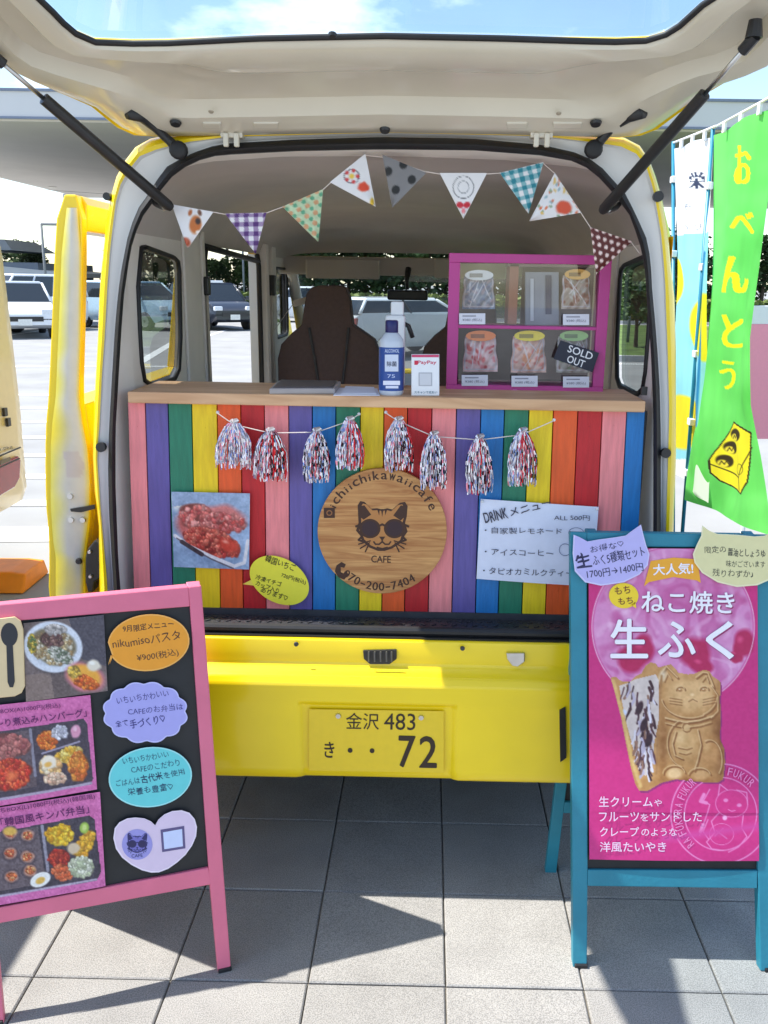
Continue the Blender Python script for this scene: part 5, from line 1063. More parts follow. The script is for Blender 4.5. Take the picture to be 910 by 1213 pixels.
def text2(s_, p0, p1, h_, bo, sh=1.3, off=.009):
    text(t, RP, s_, (p0[0]+sh, p0[1]+sh), (p1[0]+sh, p1[1]+sh), h_, SH, off-.0006, bo+.01); text(t, RP, s_, p0, p1, h_, WW, off, bo)
text2('ねこ焼き', (759, 725), (868, 726.5), 26, .03); text2('生', (723, 778), (766, 778), 45, .035); text2('ふ', (779, 777), (822, 777), 41, .04); text2('く', (836, 779), (867, 779), 43, .05)
for s_, x0, x1, y, h_ in (('生クリーム', 709, 772, 954, 12), ('や', 774, 783, 953.5, 8), ('フルーツ', 709, 756, 971.5, 11), ('を', 758, 767, 971, 8.5), ('サンドした', 769, 830, 971.5, 11), ('クレープ', 710, 756, 989, 11), ('のような', 759, 801, 988.5, 9), ('洋風たいやき', 710, 788, 1007.5, 12)): text(t, RP, s_, (x0, y), (x1, y), h_, (240, 206, 228), .0085, .022)
arc_text(t, RP, 'FUKURA', 853, 963, 46.5, 150, 196, 9.5, PKL, .02, off=.0085); arc_text(t, RP, 'FUKUR', 853, 963, 46.5, 200, 232, 9.5, PKL, .02, off=.0085); arc_text(t, RP, 'FUKUR', 853, 963, 46.5, 278, 318, 9.5, PKL, .02, off=.0085); arc_text(t, RP, 'RA', 853, 963, 46.5, 132, 146, 9.5, PKL, .02, off=.0085)
rib = [(770, 664), (797, 660), (825, 662), (829, 690), (824, 687), (797, 683), (768, 689), (762, 694), (764, 686)]
pflat(t, RP, rib, .0085, (240, 168, 40)); text(t, RP, '大人気!', (773, 681), (820, 679), 13, WW, .0093, .04)
pflat(t, RP, ellpts(738, 705, 17.5, 15, .1, 30), .0085, (244, 208, 40)); pflat(t, RP, [(746, 716), (752, 712), (753, 720)], .0085, (244, 208, 40)); text(t, RP, 'もち', (728, 704), (746, 702), 9, (120, 60, 30), .0093, .02); text(t, RP, 'もち', (732, 716), (749, 714), 8, (120, 60, 30), .0093, .02)
t.build('lettering', PRINT, rb)
o1 = [(678.6, 633), (686, 636), (695, 641), (706, 639), (728, 636), (740, 634), (748, 628), (758, 621), (761, 634), (764, 645), (768, 656), (766, 669), (756, 680), (738, 689), (711, 693), (692, 689), (680, 676), (677.5, 655)]
c1 = thing('price_card_cat', 'lavender cat head shaped price card on the left corner of the teal board', 'price card', RP.pt(722, 690)); c1.name = 'cat_shaped_card'; WO[c1.name] = WO.get('price_card_cat', WO.get('cat_shaped_card'))
card(RP, c1, 'card', o1, (186, 178, 228), (206, 200, 236), .0125, [('お得な♡', (699, 655), (738, 647), 8, .0), ('生', (683, 673), (700, 669), 16, .05), ('ふく5種類セット', (702, 670), (763, 658), 12, .015), ('1700円→1400円', (695, 685), (761, 675), 9.5, .015)], (44, 40, 84))
o2 = [(830, 622), (838, 628), (848, 632), (870, 633), (892, 635), (904, 634), (914, 628), (920, 640), (925, 652), (922, 672), (910, 686), (895, 692.5), (871, 694.5), (848, 689), (830, 678), (821, 666), (819, 656), (824, 644), (829, 634)]
c2 = thing('cat_shaped_card', 'cream cat head shaped card on the right corner of the teal board', 'card', RP.pt(871, 690))
card(RP, c2, 'card', o2, (226, 216, 160), (236, 228, 184), .0125, [('限定の', (833, 655), (858, 654), 8, .0), ('醤油としょうゆ', (860, 658), (904, 660), 9, .02), ('味がございます', (858, 671), (904, 672), 8, .0), ('残りわずか♪', (842, 682), (890, 684), 9, .0)], (76, 74, 60))
# ================================================================== BANNERS
POLE = cm('teal_pole', (30, 120, 150), rough=.4); POLEW = cm('white_pole', (226, 228, 232), rough=.4)
def banner(label, xb, yp, lpts, rpts, c, bar, pole_px, loops, colr, polemat):
    P0 = PX(xb, -1); th_ = thing('banner_flag', label, 'banner', (xb, yp, 0))
    L_, R_ = np.array(lpts, float), np.array(rpts, float); fb = lambda A, t: np.array([np.interp(t, np.linspace(0, 1, len(A)), A[:, k]) for k in (0, 1)])
    # cloth built on its own plane, edges as photographed, folds sideways
    def fn(x, y, a, b_):
        p, q = fb(L_, b_), fb(R_, b_); pt = P0.pt(*(p*(1-a)+q*a)); return pt+np.array((.016*math.sin(a*9+b_*5)+.004*math.sin(a*17-b_*9)+.012*math.sin(b_*7+a*3)*b_, 0, 0))
    ny, nx = c.ny, c.nx
    for j in range(ny+1):
        p, q = fb(L_, j/ny), fb(R_, j/ny)
        for i in range(nx+1): v = p*(1-i/nx)+q*i/nx; c.X[j, i], c.Y[j, i] = v
    colr(c); c.build('cloth', fn, th_, m=CLOTH)
    A, Z_ = P0.pt(*lpts[0]), P0.pt(*lpts[-1]); dr_ = (A-Z_)/(A[2]-Z_[2]); at_ = lambda z: Z_+dr_*(z-Z_[2])+np.array((0, .022, 0)); yp = float(at_(0)[1])
    b = MB(); b.tube([at_(.02), at_(A[2]+.04)], .010, 10); b.build('pole', polemat, th_, smooth=True)
    Rt = P0.pt(*rpts[0]); b = MB(); b.tube([at_(A[2]+.035), Rt+np.array((0, -.03, .035))], .006, 8); b.build('cross_bar', POLEW, th_, smooth=True)
    for z in loops: b = MB(); q = at_(z)-np.array((0, .004, 0)); b.box(tuple(q), (.028, .05, .035)); b.build('loop', POLEW, th_, bevel=.004)
    for k in (.2, .5, .8): b = MB(); q = (A+np.array((0, 0, .012)))*(1-k)+(Rt+np.array((0, 0, .012)))*k; b.box(tuple(q), (.014, .03, .05)); b.build('loop', POLEW, th_, bevel=.003)
    b = MB(); b.lathe((xb, yp, 0.0), [(.16, -.03), (.17, .0), (.16, .07), (.03, .09), (.03, .16)], 24); autosmooth(b.build('weighted_base', BLK, th_), 40)
def clothmat():
    m = bpy.data.materials.new('banner_cloth'); m.use_nodes = True; n = m.node_tree.nodes; l = m.node_tree.links.new; b = n['Principled BSDF']; b.inputs['Roughness'].default_value = .8
    a = n.new('ShaderNodeAttribute'); a.attribute_name = 'Col'; tr = n.new('ShaderNodeBsdfTranslucent'); mxs = n.new('ShaderNodeMixShader'); mxs.inputs['Fac'].default_value = .45; o = n['Material Output']
    w_ = n.new('ShaderNodeTexNoise'); w_.inputs['Scale'].default_value = 5; mr = n.new('ShaderNodeMapRange'); mr.inputs['To Min'].default_value = .85; mr.inputs['To Max'].default_value = 1.1; l(w_.outputs['Fac'], mr.inputs['Value'])
    x = n.new('ShaderNodeVectorMath'); x.operation = 'SCALE'; l(a.outputs['Color'], x.inputs[0]); l(mr.outputs['Result'], x.inputs['Scale'])
    l(x.outputs[0], b.inputs['Base Color']); l(x.outputs[0], tr.inputs['Color']); l(b.outputs[0], mxs.inputs[1]); l(tr.outputs[0], mxs.inputs[2]); l(mxs.outputs[0], o.inputs['Surface']); return m
CLOTH = clothmat()
def paint_green(c):
    c.noise(26, 60, 5); c.noise(14, 18, 6)
    Y_ = (236, 236, 20)
    c.text('お', 882, 195, 15, 46, Y_, .11); c.text('べ', 880, 264, 19, 26, Y_, .09); c.text('ん', 871, 325, 22, 44, Y_, .10); c.text('と', 868, 392, 18, 40, Y_, .10); c.text('う', 862, 444, 13, 34, Y_, .12)
    K_ = (52, 40, 14); bx = [(866, 499), (893, 512), (888, 572), (880, 586), (848, 570), (839, 560), (840, 545), (850, 530), (862, 506)]
    c.poly(bx, K_); cx_, cy_ = 866, 543; c.poly([(cx_+(x-cx_)*.93, cy_+(y-cy_)*.95) for x, y in bx], (240, 224, 40))
    for x, y in ((855, 546), (862, 530), (869, 515)): c.ell(x, y, 9, 8, .5, K_, .2); c.ell(x-2, y+3, 6, 5, .5, (236, 216, 60), .3); c.line([(x-5, y+4), (x-3, y), (x-1, y+4), (x+1, y), (x+3, y+4)], 1, K_)
    c.line([(842, 550), (874, 566), (892, 530)], 1.3, K_); c.line([(874, 566), (876, 582)], 1.2, K_); c.ell(876, 556, 7, 7, 0, K_, .3, ring=.2)
gc = Canvas((845, 158), (905, 120), (905, 632), (815, 592), 100, 620, (100, 208, 92))
gl_ = [(846, 160), (843, 240), (840, 320), (836, 400), (828, 500), (822, 545), (813, 592)]; gr_ = [(916, 124), (914, 220), (903, 320), (893, 400), (892, 480), (900, 540), (906, 600), (907, 634)]
xg = 1.345
banner('green banner flag with yellow hiragana lettering and a lunch box drawing', xg, 4.03, gl_, gr_, gc, (0, 2.13, -.0), None, [2.0, 1.62, 1.2, .86, .6], paint_green, POLE)
def paint_white(c):
    c.poly([(790, 280), (850, 274), (850, 560), (790, 560)], (150, 220, 236)); c.noise(10, 20, 2)
    c.ell(799, 335, 15, 30, 0, (244, 226, 20), .1); c.ell(838, 388, 22, 42, 0, (244, 226, 20), .08); c.ell(808, 500, 16, 34, 0, (244, 220, 40), .1); c.poly([(790, 545), (850, 540), (850, 640), (790, 640)], (236, 238, 240)); c.line([(836, 300), (822, 560)], 5, (30, 130, 180), 2)
    c.text('栄', 826, 214, 13, 20, (50, 60, 90), .06); c.text('いも', 814, 244, 14, 10, (120, 126, 140), .0); c.text('けんぴ', 818, 268, 22, 9, (140, 146, 160), .0)
wc = Canvas((799, 173), (841, 160), (836, 600), (801, 560), 50, 330, (236, 238, 242))
banner('white and pale blue banner flag with yellow circles behind the green one', 1.34, 4.66, [(799, 176), (799, 560)], [(845, 160), (836, 596)], wc, (0, 2.20, 0.), None, [2.1, 1.7, 1.2], paint_white, POLE)
pb_ = PY(5.2)
b = MB(); tb = thing('pink_notice_board', 'pink notice board with a white strip behind the green banner', 'sign', (pb_.pt(930, 400)[0], 5.2, 0))
A_ = lambda x0, y0, x1, y1: [pb_.pt(x0, y0), pb_.pt(x1, y0), pb_.pt(x1, y1), pb_.pt(x0, y1)]
b.prism(A_(880, 384, 1010, 520), (0, -1, 0), .03, (244, 150, 172)); b.build('panel', PRINTC, tb, bevel=.004)
b = MB(); b.prism(A_(880, 362, 1010, 384), (0, -1, 0), .03, (230, 230, 232)); b.build('header', PRINTC, tb, bevel=.004)
for px in (896, 1000):
    b = MB(); q = pb_.pt(px, 500); b.tube([(q[0], 5.22, -.03), (q[0], 5.22, q[2])], .015, 8); b.build('post', POLEW, tb)

# ================================================================== VEHICLES
GLD = mat('dark_car_glass', (.02, .025, .028), .08, var=.1, spec=.8)
LAMPR = cm('red_lens', (150, 44, 34), rough=.2, coat=.5); LAMPW = cm('clear_lens', (220, 224, 228), rough=.15)
def car(name, label, pos, rz, paint, L_=3.6, W_=1.5, H_=1.5, kind='hatch', group=None, plate=True):
    t = thing(name, label, 'car', (0, 0, 0), group); hw = W_/2
    if kind == 'van': st = [(-L_/2, .35, .95, .9), (-L_/2+.08, .25, 1.0, 1), (L_/2-.5, .25, 1.0, 1), (L_/2-.12, .25, .95, .98), (L_/2, .35, .8, .9)]; cab = (-L_/2+.03, L_/2-.15, -L_/2+.12, L_/2-.75); zb = .98
    elif kind == 'sedan': st = [(-L_/2, .4, .8, .88), (-L_/2+.15, .25, .92, 1), (-L_/2+1.0, .22, .95, 1), (L_/2-1.2, .22, .92, 1), (L_/2-.3, .25, .75, .96), (L_/2, .35, .6, .82)]; cab = (-L_/2+.5, L_/2-1.1, -L_/2+1.1, L_/2-1.9); zb = .92
    else: st = [(-L_/2, .4, .85, .88), (-L_/2+.12, .25, .95, 1), (L_/2-.95, .22, .95, 1), (L_/2-.25, .25, .82, .96), (L_/2, .35, .62, .84)]; cab = (-L_/2+.06, L_/2-.75, -L_/2+.32, L_/2-1.3); zb = .93
    b = MB(); rings = []
    for x, z0, z1, k in st: h = hw*k; rings.append([(x, -h*.9, z0), (x, -h, z0+.15), (x, -h*1.0, (z0+z1)/2), (x, -h*.94, z1), (x, h*.94, z1), (x, h, (z0+z1)/2), (x, h, z0+.15), (x, h*.9, z0)])
    b.loft(rings, True, True); o = b.build('body', paint, t, bevel=.03); autosmooth(o, 35)
    b0, b1, r0_, r1_ = cab; wb, wr = hw*.93, hw*.78
    def fr(f): return [((b0+(r0_-b0)*f), -(wb+(wr-wb)*f), zb+(H_-.04-zb)*f), ((b1+(r1_-b1)*f), -(wb+(wr-wb)*f), zb+(H_-.04-zb)*f), ((b1+(r1_-b1)*f), (wb+(wr-wb)*f), zb+(H_-.04-zb)*f), ((b0+(r0_-b0)*f), (wb+(wr-wb)*f), zb+(H_-.04-zb)*f)]
    b = MB(); b.loft([fr(-.03), fr(1)], True, True); b.build('glasshouse', GLD, t)
    b = MB(); rr = fr(1); b.loft([[(x, y, z-.03) for x, y, z in rr], [(x*1.0, y*1.02, z) for x, y, z in rr], [(x*.96, y*.92, z+.05) for x, y, z in rr]], True, True); o = b.build('roof', paint, t, bevel=.02)
    lo, hi = fr(0), fr(1)
    for k in range(4): b = MB(); b.tube([np.array(lo[k])*1.0, np.array(hi[k])], .035, 6); b.build('pillar', paint, t, smooth=True)
    for s_ in (-1, 1):
        for fx in ((.42, .70) if kind == 'van' else (.5,)):
            a = np.array(lo[0])*(1-fx)+np.array(lo[1])*fx; c_ = np.array(hi[0])*(1-fx)+np.array(hi[1])*fx; a[1] *= s_*-1*-1; c_[1] *= s_
            if s_ == -1: a[1] = abs(a[1])*-1; c_[1] = abs(c_[1])*-1
            else: a[1] = abs(a[1]); c_[1] = abs(c_[1])
            b = MB(); b.tube([a, c_], .03, 6); b.build('door_pillar', paint if kind == 'van' else BLK, t)
    for wx in (-L_/2+.65, L_/2-.62):
        for s_ in (-1, 1):
            b = MB(); b.lathe((wx, s_*(hw-.09), .28), [(.19, -.09), (.28, -.08), (.29, 0), (.28, .08), (.19, .09)], 22, ax=1); w_ = b.build('wheel', RUB, t, smooth=True)
            b = MB(); b.lathe((wx, s_*(hw-.085), .28), [(.18, -.085), (.05, -.09), (.05, .09), (.18, .085)], 10, ax=1); b.build('rim', METAL, w_)
    for s_ in (-1, 1):
        b = MB(); b.box((L_/2-.06, s_*hw*.68, .68), (.12, .28, .14)); b.build('headlight', LAMPW, t, bevel=.03)
        b = MB(); b.box((-L_/2+.04, s_*hw*.8, .72), (.1, .14, .26)); b.build('tail_light', LAMPR, t, bevel=.02)
        b = MB(); b.box((b1-.05, s_*(hw+.06), zb+.06), (.08, .14, .12)); b.build('door_mirror', paint, t, bevel=.02)
    b = MB(); b.box((L_/2+.0, 0, .5), (.03, W_*.55, .12)); b.build('grille', BLK, t)
    for e in (1, -1): b = MB(); b.box((e*(L_/2+.012), 0, .42 if e > 0 else .6), (.01, .33, .16)); b.build('number_plate', PINP, t)
    t.location = pos; t.rotation_euler = (0, 0, rz); return t
PINP = cm('plate_white', (226, 226, 220), rough=.5)
CW = cm('white_car_paint', (226, 230, 234), rough=.25, var=.02, coat=.6); CRD = cm('maroon_car_paint', (96, 24, 30), rough=.25, coat=.6); CCR = cm('cream_car_paint', (222, 206, 158), rough=.35, var=.03, coat=.4); CSV = cm('silver_car_paint', (150, 160, 172), rough=.3, metal=.4, coat=.5); CDK = cm('dark_car_paint', (40, 44, 54), rough=.3, coat=.5); CBL = cm('pale_blue_car_paint', (176, 204, 222), rough=.3, coat=.5)
def gx(px, d): return (px-506)/1050*d*1.0
CG = 'cars parked across the lot'
def place(px, d): return (gx(px, d*.985), d, -.03)
car('parked_car', 'white boxy car parked beyond the maroon one at the left edge', place(34, 27), -2.0, CW, 3.4, 1.48, 1.62, 'van', CG)
car('parked_car', 'white hatchback in front of the white boxy car at the left edge', place(20, 24.5), -1.05, CW, 3.5, 1.6, 1.42, 'hatch', CG)
car('parked_car', 'dark blue grey car half hidden behind the open yellow door', place(66, 31), -1.2, CDK, 3.9, 1.6, 1.5, 'hatch', CG)
car('parked_car', 'pale blue car seen through the rear quarter window', place(156, 29), -.5, CBL, 4.0, 1.65, 1.46, 'hatch', CG)
car('parked_car', 'dark hatchback seen at the left edge of the side doorway', place(247, 30), -.9, CDK, 3.8, 1.6, 1.45, 'hatch', CG)
car('parked_car', 'white hatchback seen between the front seats', place(470, 20), 0.8, CW, 3.7, 1.6, 1.24, 'hatch', CG)
car('parked_car', 'white sedan left of the hatchback behind the seat back', place(375, 36), .1, CW, 4.2, 1.7, 1.35, 'sedan', CG)
# cream kei van next to us, nose towards the camera
cv = thing('cream_van', 'cream kei van standing at the left edge with a red tail lamp', 'van', (-2.75, 3.0, 0))
b = MB(); xs = -2.055; prof = [(xs-.03, .40), (xs+.0, .47), (xs+.006, .9), (xs, 1.2), (xs-.01, 1.62), (xs-.03, 1.80), (xs-.10, 1.90), (xs-.3, 1.94)]
sec_ = prof+[(2*(-2.75)-x, z) for x, z in prof[::-1]]
rg = []
for y, k in ((1.25, .9), (1.32, 1), (4.40, 1), (4.47, .99), (4.50, .96)): rg.append([(-2.75+(x+2.75)*k, y-.03*(y>2), .36+(z-.36)*(k if k < 1 else 1)) for x, z in sec_])
b.loft(rg, True, True); autosmooth(b.build('body', CCR, cv), 40)
cvp = PX(xs+.016, 1)
for nm, y0, y1 in (('side_window', 3.45, 4.02), ('side_window', 2.5, 3.35)):
    b = MB(); b.add([(xs+.004-.0*0, y0, 1.22), (xs+.004, y1, 1.22), (xs-.045, y1, 1.6), (xs-.045, y0, 1.6)], [(0, 1, 2, 3)]); b.build(nm, GLD, cv)
b = MB(); b.prism([cvp.pt(x, y) for x, y in ((-14, 556), (22, 540), (25, 545), (24, 566), (18, 577), (-14, 596))], (1, 0, 0), .03); b.build('tail_lamp', LAMPR, cv, bevel=.006)
for q in ([(-14, 546), (24, 530)], [(-14, 560), (23, 543)]): b = MB(); b.tube([cvp.pt(*p) for p in q], .004, 6); b.build('body_seam', DGREY, cv)
t = MB(); text(t, cvp, '1.0kg', (0, 535), (15, 531), 4, (60, 56, 60), .002); pflat(t, cvp, [(0, 545), (12, 541), (12, 546), (0, 551)], .002, (110, 100, 90)); t.build('lettering', PRINT, cv)
for y, z in ((488, 6), (500, 5)):
    b = MB(); q = cvp.pt(6 if z == 6 else 10, y); b.box(tuple(q), (.012, .03, .04)); b.build('door_catch', BLK, cv)
for wy in (1.9, 3.4):
    for wx in (-2.1, -3.4):
        b = MB(); b.lathe((wx, wy, .24), [(.18, -.07), (.265, -.06), (.27, 0), (.265, .06), (.18, .07)], 26, ax=0); w_ = b.build('wheel', RUB, cv, smooth=True); b = MB(); b.lathe((wx, wy, .24), [(.17, -.06), (.17, .06)], 16, ax=0); b.build('rim', METAL, w_)
# orange wheel stop
ORG = cm('orange_block_paint', (240, 140, 10), rough=.55, var=.12, vs=9, bump=.4)
pbx = PZ(0)
g0 = pbx.pt(58, 672); q0 = pbx.pt(27, 697)
wsn = thing('parking_block', 'orange yellow parking block beside the cream van', 'parking block', (-2.3, 4.4, -.03))
b = MB(); A0 = np.array((q0[0], q0[1], -.03)); dl = np.array((-1, -.06, 0)); dw = np.array((g0[0]-q0[0], g0[1]-q0[1], 0))
sq = []
for s_, e in ((0, 0), (.08, 0), (1.1, 0)):
    a = A0+dl*s_; k = .0 if s_ == 0 else 1
    sq.append([a, a+dw, a+dw*.86+np.array((0, 0, .10 if k else .09)), a+dw*.14+np.array((0, 0, .10 if k else .09))])
b.loft(sq, True, True); o = b.build('block', ORG, wsn, bevel=.01)
b = MB(); ct = (sq[1][2]+sq[1][3])/2+np.array((-.2, 0, .0)); b.lathe(tuple(ct), [(.02, 0), (.018, .006)], 12); b.build('anchor_bolt', METAL, wsn)
for i, (x, y) in enumerate(((-3.15, 8.6), (-5.0, 8.4))):
    st_ = thing('wheel_stop', ('grey concrete wheel stop right of the cream van' if i == 0 else 'grey concrete wheel stop hidden beyond the cream van'), 'wheel stop', (x, y, -.03)); b = MB()
    rg = [[(x-.3+e, y-.07, -.03), (x-.3+e, y+.07, -.03), (x-.3+e, y+.05, .08), (x-.3+e, y-.05, .08)] for e in (0, .6)]; b.loft(rg, True, True); b.build('block', DGREY, st_, bevel=.01)

# ================================================================== CANOPY, HOUSE, POLES
CAN = cm('canopy_white', (206, 206, 206), rough=.6, var=.03, vs=.3); SOF = cm('canopy_soffit', (214, 208, 200), rough=.8, var=.04, vs=.4)
cn = thing('canopy', 'large flat white canopy roof spanning behind the van', 'canopy', (0, 60, 0))
zc0, zc1 = 8.5, 9.75
b = MB(); b.box((3.5, 63.5, (zc0+zc1)/2+.02), (70, 40, zc1-zc0)); b.build('fascia', CAN, cn)
b = MB(); b.box((3.5, 63.5, zc0-.02), (69.6, 39.6, .1)); b.build('soffit', SOF, cn)
b = MB(); b.box((3.5, 43.47, zc0+.05), (70.1, .06, .1)); b.box((3.5, 43.47, zc1-.02), (70.1, .08, .12)); b.build('edge_strip', cm('canopy_edge', (120, 130, 150)), cn)
for x, y in ((-26.5, 50), (-18, 56), (-30, 74), (20, 50)):
    b = MB(); b.lathe((x, y, zc0-.1), [(.35, 0), (.3, -.03)], 16); b.build('downlight', cm('lamp_cover', (236, 232, 220)), cn)
for x in (-31.2, -20.8, 22): b = MB(); b.box((x, 81, zc0/2), (1.15, 1.15, zc0)); b.build('column', cm('column_grey', (170, 172, 176), rough=.7), cn, bevel=.02)
bd = thing('house', 'low building with a white sloped roof behind the parked cars', 'building', (-27, 52, 0))
b = MB(); b.box((-28, 53, 1.1), (14, 8, 2.3)); b.build('wall', cm('house_wall', (120, 128, 140), rough=.8), bd)
b = MB(); b.loft([[(-36, 48.5, 2.2), (-19.5, 48.5, 1.5), (-19.5, 57, 1.5), (-36, 57, 2.2)], [(-36, 48.5, 3.1), (-19.3, 48.5, 1.75), (-19.3, 57, 1.75), (-36, 57, 3.1)]], True, True); b.build('roof', CAN, bd)
b = MB(); b.box((-24.6, 48.9, 1.3), (2.4, .1, .8)); b.build('window', GLD, bd)
b = MB(); b.loft([[(-36, 50, 2.9), (-22.8, 50, 2.9), (-22.8, 56, 2.9), (-36, 56, 2.9)], [(-36, 51, 3.6), (-23.6, 51, 3.5), (-23.6, 55, 3.5), (-36, 55, 3.6)]], True, True); b.build('upper_roof', cm('roof_grey', (150, 158, 168)), bd)
STL = cm('pole_grey', (120, 124, 126), rough=.6)
def pole(nm, lab, px, d, h_, r, arm=0, grp=None, cat='pole'):
    x = gx(px, d*.985); t = thing(nm, lab, cat, (x, d, 0), grp); b = MB(); b.tube([(x, d, -.03), (x, d, h_)], r, 8); b.build('post', STL, t, smooth=True)
    if arm: b = MB(); b.tube([(x, d, h_-.02), (x+arm, d, h_-.02)], r, 8); b.box((x+arm, d, h_-.06), (.25*abs(arm)/arm, .15, .06)); b.build('arm', STL, t)
pole('lamp_post', 'grey lamp post with a short arm left of the yellow door', 57, 40, 3.75, .06, .8, cat='lamp post')
pole('utility_pole', 'thin utility pole over the trees in the side doorway', 271, 66, 7, .1, cat='utility pole'); pole('lamp_post', 'slim grey post before the hedge in the side doorway', 289, 44, 3.2, .05, cat='lamp post')
pole('white_stake', 'left white stake on the lawn in the right quarter window', 741, 26, 1.3, .045, 0, None, 'stake'); pole('white_stake', 'right white stake on the lawn in the right quarter window', 750, 27, 1.35, .045, 0, None, 'stake')
ul = thing('power_lines', 'thin power lines crossing the sky left of the yellow door', 'power lines', (-30, 70, 0)); 
for k, z in enumerate((8.2, 7.4, 6.4)):
    b = MB(); b.tube([(-60, 70, z+1.6), (-40, 70, z+.2), (-24, 70, z-.6), (-8, 70, z-.2)], .012, 4); b.build('wire', STL, ul)
sg2 = thing('parking_sign', 'small white sign by the hedge in the side doorway', 'sign', (gx(255, 40), 40.2, 0)); b = MB(); b.box((gx(255, 40), 40.2, 1.1), (.9, .05, .8)); b.build('panel', WHITE, sg2); b = MB(); b.tube([(gx(255, 40), 40.25, -.02), (gx(255, 40), 40.25, .8)], .04, 6); b.build('post', STL, sg2)

# ================================================================== TREES
def leafmat(nm, c1, c2):
    m = bpy.data.materials.new(nm); m.use_nodes = True; n = m.node_tree.nodes; l = m.node_tree.links.new; b = n['Principled BSDF']; b.inputs['Roughness'].default_value = .7
    g = n.new('ShaderNodeNewGeometry'); z = n.new('ShaderNodeTexNoise'); z.inputs['Scale'].default_value = 1.4; l(g.outputs['Position'], z.inputs['Vector'])
    r = n.new('ShaderNodeValToRGB'); e = r.color_ramp.elements; e[0].position = .35; e[1].position = .65; e[0].color = (*c1, 1); e[1].color = (*c2, 1); l(z.outputs['Fac'], r.inputs['Fac']); l(r.outputs[0], b.inputs['Base Color']); return m
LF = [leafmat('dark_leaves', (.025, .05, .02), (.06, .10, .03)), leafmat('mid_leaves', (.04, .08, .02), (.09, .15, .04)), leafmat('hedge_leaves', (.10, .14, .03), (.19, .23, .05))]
BARK = mat('bark', (.09, .065, .045), .9, var=.3, vs=12)
def leaves(n, fn, sz, g):
    b = MB()
    for i in range(n):
        p = np.array(fn(g)); a = g.uniform(0, 6.28); e = g.uniform(-1.2, 1.2); u = np.array((math.cos(a), math.sin(a), 0)); v = np.array((-math.sin(a)*math.sin(e), math.cos(a)*math.sin(e), math.cos(e))); s_ = sz*g.uniform(.6, 1.3)
        b.add([p-u*s_, p-v*s_*.7, p+u*s_, p+v*s_*.7], [(0, 1, 2, 3)])
    return b
def treemesh(seed, h_, w_, n):
    g = random.Random(seed); cl = []
    for k in range(16):
        z = h_*(.25+.72*g.random()); rr = w_*.5*math.sin(min(1, (h_-z)/h_*1.5+.25)*1.57); a = g.uniform(0, 6.28); q = rr*g.uniform(.2, .9); cl.append((q*math.cos(a), q*math.sin(a), z, w_*g.uniform(.16, .28)))
    def fn(g):
        x, y, z, r = cl[g.randrange(16)]; a = g.uniform(0, 6.28); c_ = g.uniform(-1, 1); s_ = math.sqrt(1-c_*c_); r *= g.uniform(.55, 1.05); return (x+r*s_*math.cos(a), y+r*s_*math.sin(a), z+r*c_*.8)
    b = leaves(n, fn, .16*h_/5, g); cm_ = b.mesh('crown', LF[0]); t = MB(); t.tube([(0, 0, 0), (.05, 0, h_*.35), (0, .05, h_*.8)], [h_*.03, h_*.022, h_*.008], 7)
    for x, y, z, r in cl[:6]: t.tube([(0, 0, z*.6), (x*.5, y*.5, z*.8), (x, y, z)], [h_*.012, h_*.008, h_*.004], 5)
    return cm_, t.mesh('trunk', BARK), h_
TV = [treemesh(s_, 5, w_, 1500) for s_, w_ in ((1, 3.6), (2, 4.2), (3, 3.0))]
TVm = []
for cmh, tmh, h_ in TV: c2_ = cmh.copy(); c2_.materials[0] = LF[1]; TVm.append((c2_, tmh, h_))
k = 0
ORD = ['leftmost', 'second', 'third', 'fourth', 'fifth', 'sixth', 'seventh', 'eighth', 'ninth', 'tenth', 'eleventh', 'twelfth', 'thirteenth', 'fourteenth', 'fifteenth', 'sixteenth']; cnt_t = {}
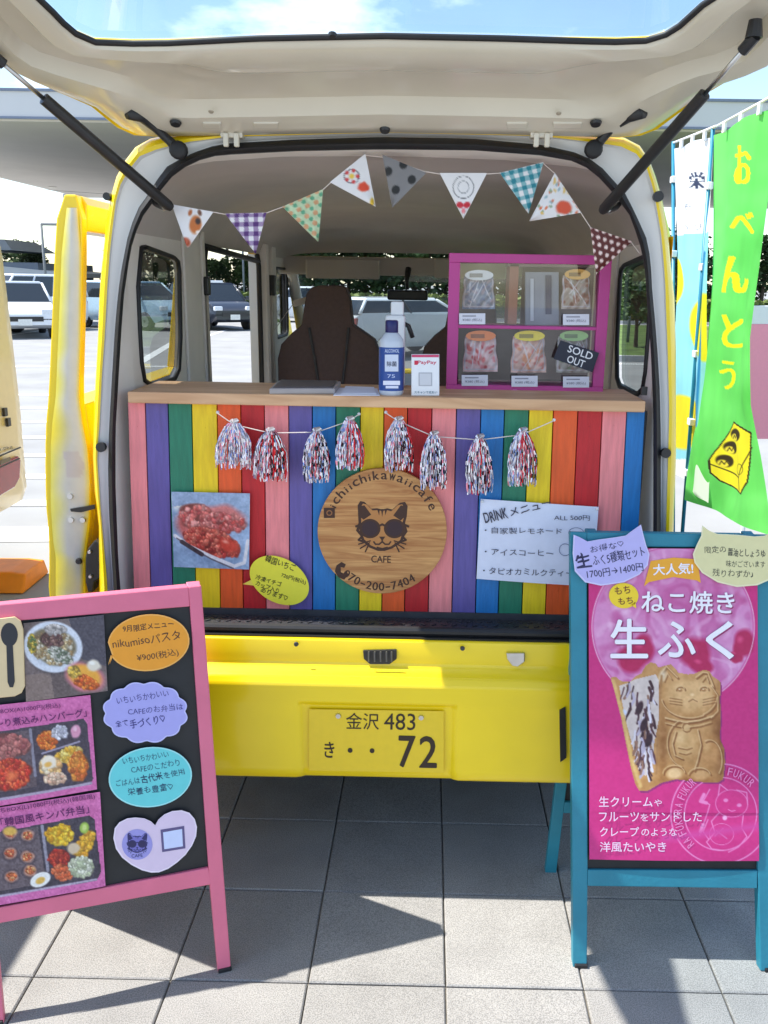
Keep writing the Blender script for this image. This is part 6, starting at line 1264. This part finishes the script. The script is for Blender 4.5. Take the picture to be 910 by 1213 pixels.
def tree(x, y, h_, v, mid, lab, grp='trees along the far side of the lot'):
    i_ = cnt_t.get(grp, 0); cnt_t[grp] = i_+1; lab = ((ORD[i_]+' from the left, ') if i_ else 'leftmost, ')+lab if grp != 'sapling' else lab
    cmh, tmh, hh = (TVm if mid else TV)[v]; t = thing('tree', lab, 'tree', (x, y, -.03), grp); t.scale = (h_/5,)*3; t.rotation_euler = (0, 0, random.uniform(0, 6.28))
    for nm, me in (('crown', cmh), ('trunk', tmh)): o = bpy.data.objects.new(nm, me); COL.objects.link(o); o.parent = t
    return t
far = []
for i in range(15):   # row seen left of the door and through the windows
    px = [22, 34, 48, 150, 172, 194, 216][i] if i < 7 else 246+(i-7)*12; d = 60+random.uniform(-3, 4)
    lab = ('dark green tree behind the low building at the left edge' if i < 3 else 'dark green tree beyond the parked cars in the quarter window' if i < 7 else 'dark evergreen tree behind the hedge in the side doorway')
    tree(gx(px, d*.985), d, (random.uniform(2.7, 3.3) if i >= 7 else random.uniform(3.2, 3.9)), i % 3, i % 2, lab, ('trees behind the low building' if i < 3 else 'trees in the quarter window' if i < 7 else 'trees behind the hedge'))
for i in range(16):
    px = 335+i*19; d = 50+random.uniform(-3, 6); tree(gx(px, d*.985), d, random.uniform(4.2, 5.4), i % 3, (i+1) % 2, 'green tree seen through the windscreen beyond the parked cars', 'trees beyond the windscreen')
for i in range(9):
    px = 700+i*24; d = 46+random.uniform(-2, 4); tree(gx(px, d*.985), d, random.uniform(3.2, 4.2), i % 3, i % 2, 'green tree beyond the lawn on the right', 'trees beyond the lawn')
sp = tree(gx(747, 24), 24, 2.0, 2, 1, 'young sapling on the lawn between the white stakes', 'sapling')
del sp['group']
def hedge(x0, x1, y, h_, n, lab):
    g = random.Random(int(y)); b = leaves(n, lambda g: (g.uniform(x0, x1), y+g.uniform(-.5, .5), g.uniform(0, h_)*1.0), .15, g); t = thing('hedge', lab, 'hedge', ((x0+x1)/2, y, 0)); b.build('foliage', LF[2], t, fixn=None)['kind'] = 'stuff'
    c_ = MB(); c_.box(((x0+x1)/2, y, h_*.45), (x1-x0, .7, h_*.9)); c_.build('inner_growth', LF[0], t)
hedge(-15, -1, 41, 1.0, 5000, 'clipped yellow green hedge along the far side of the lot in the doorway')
hedge(-32, -15, 43, 1.2, 4000, 'clipped hedge behind the parked cars at the left')
hedge(-1, 16, 42, 1.0, 5000, 'clipped green hedge seen through the windscreen')
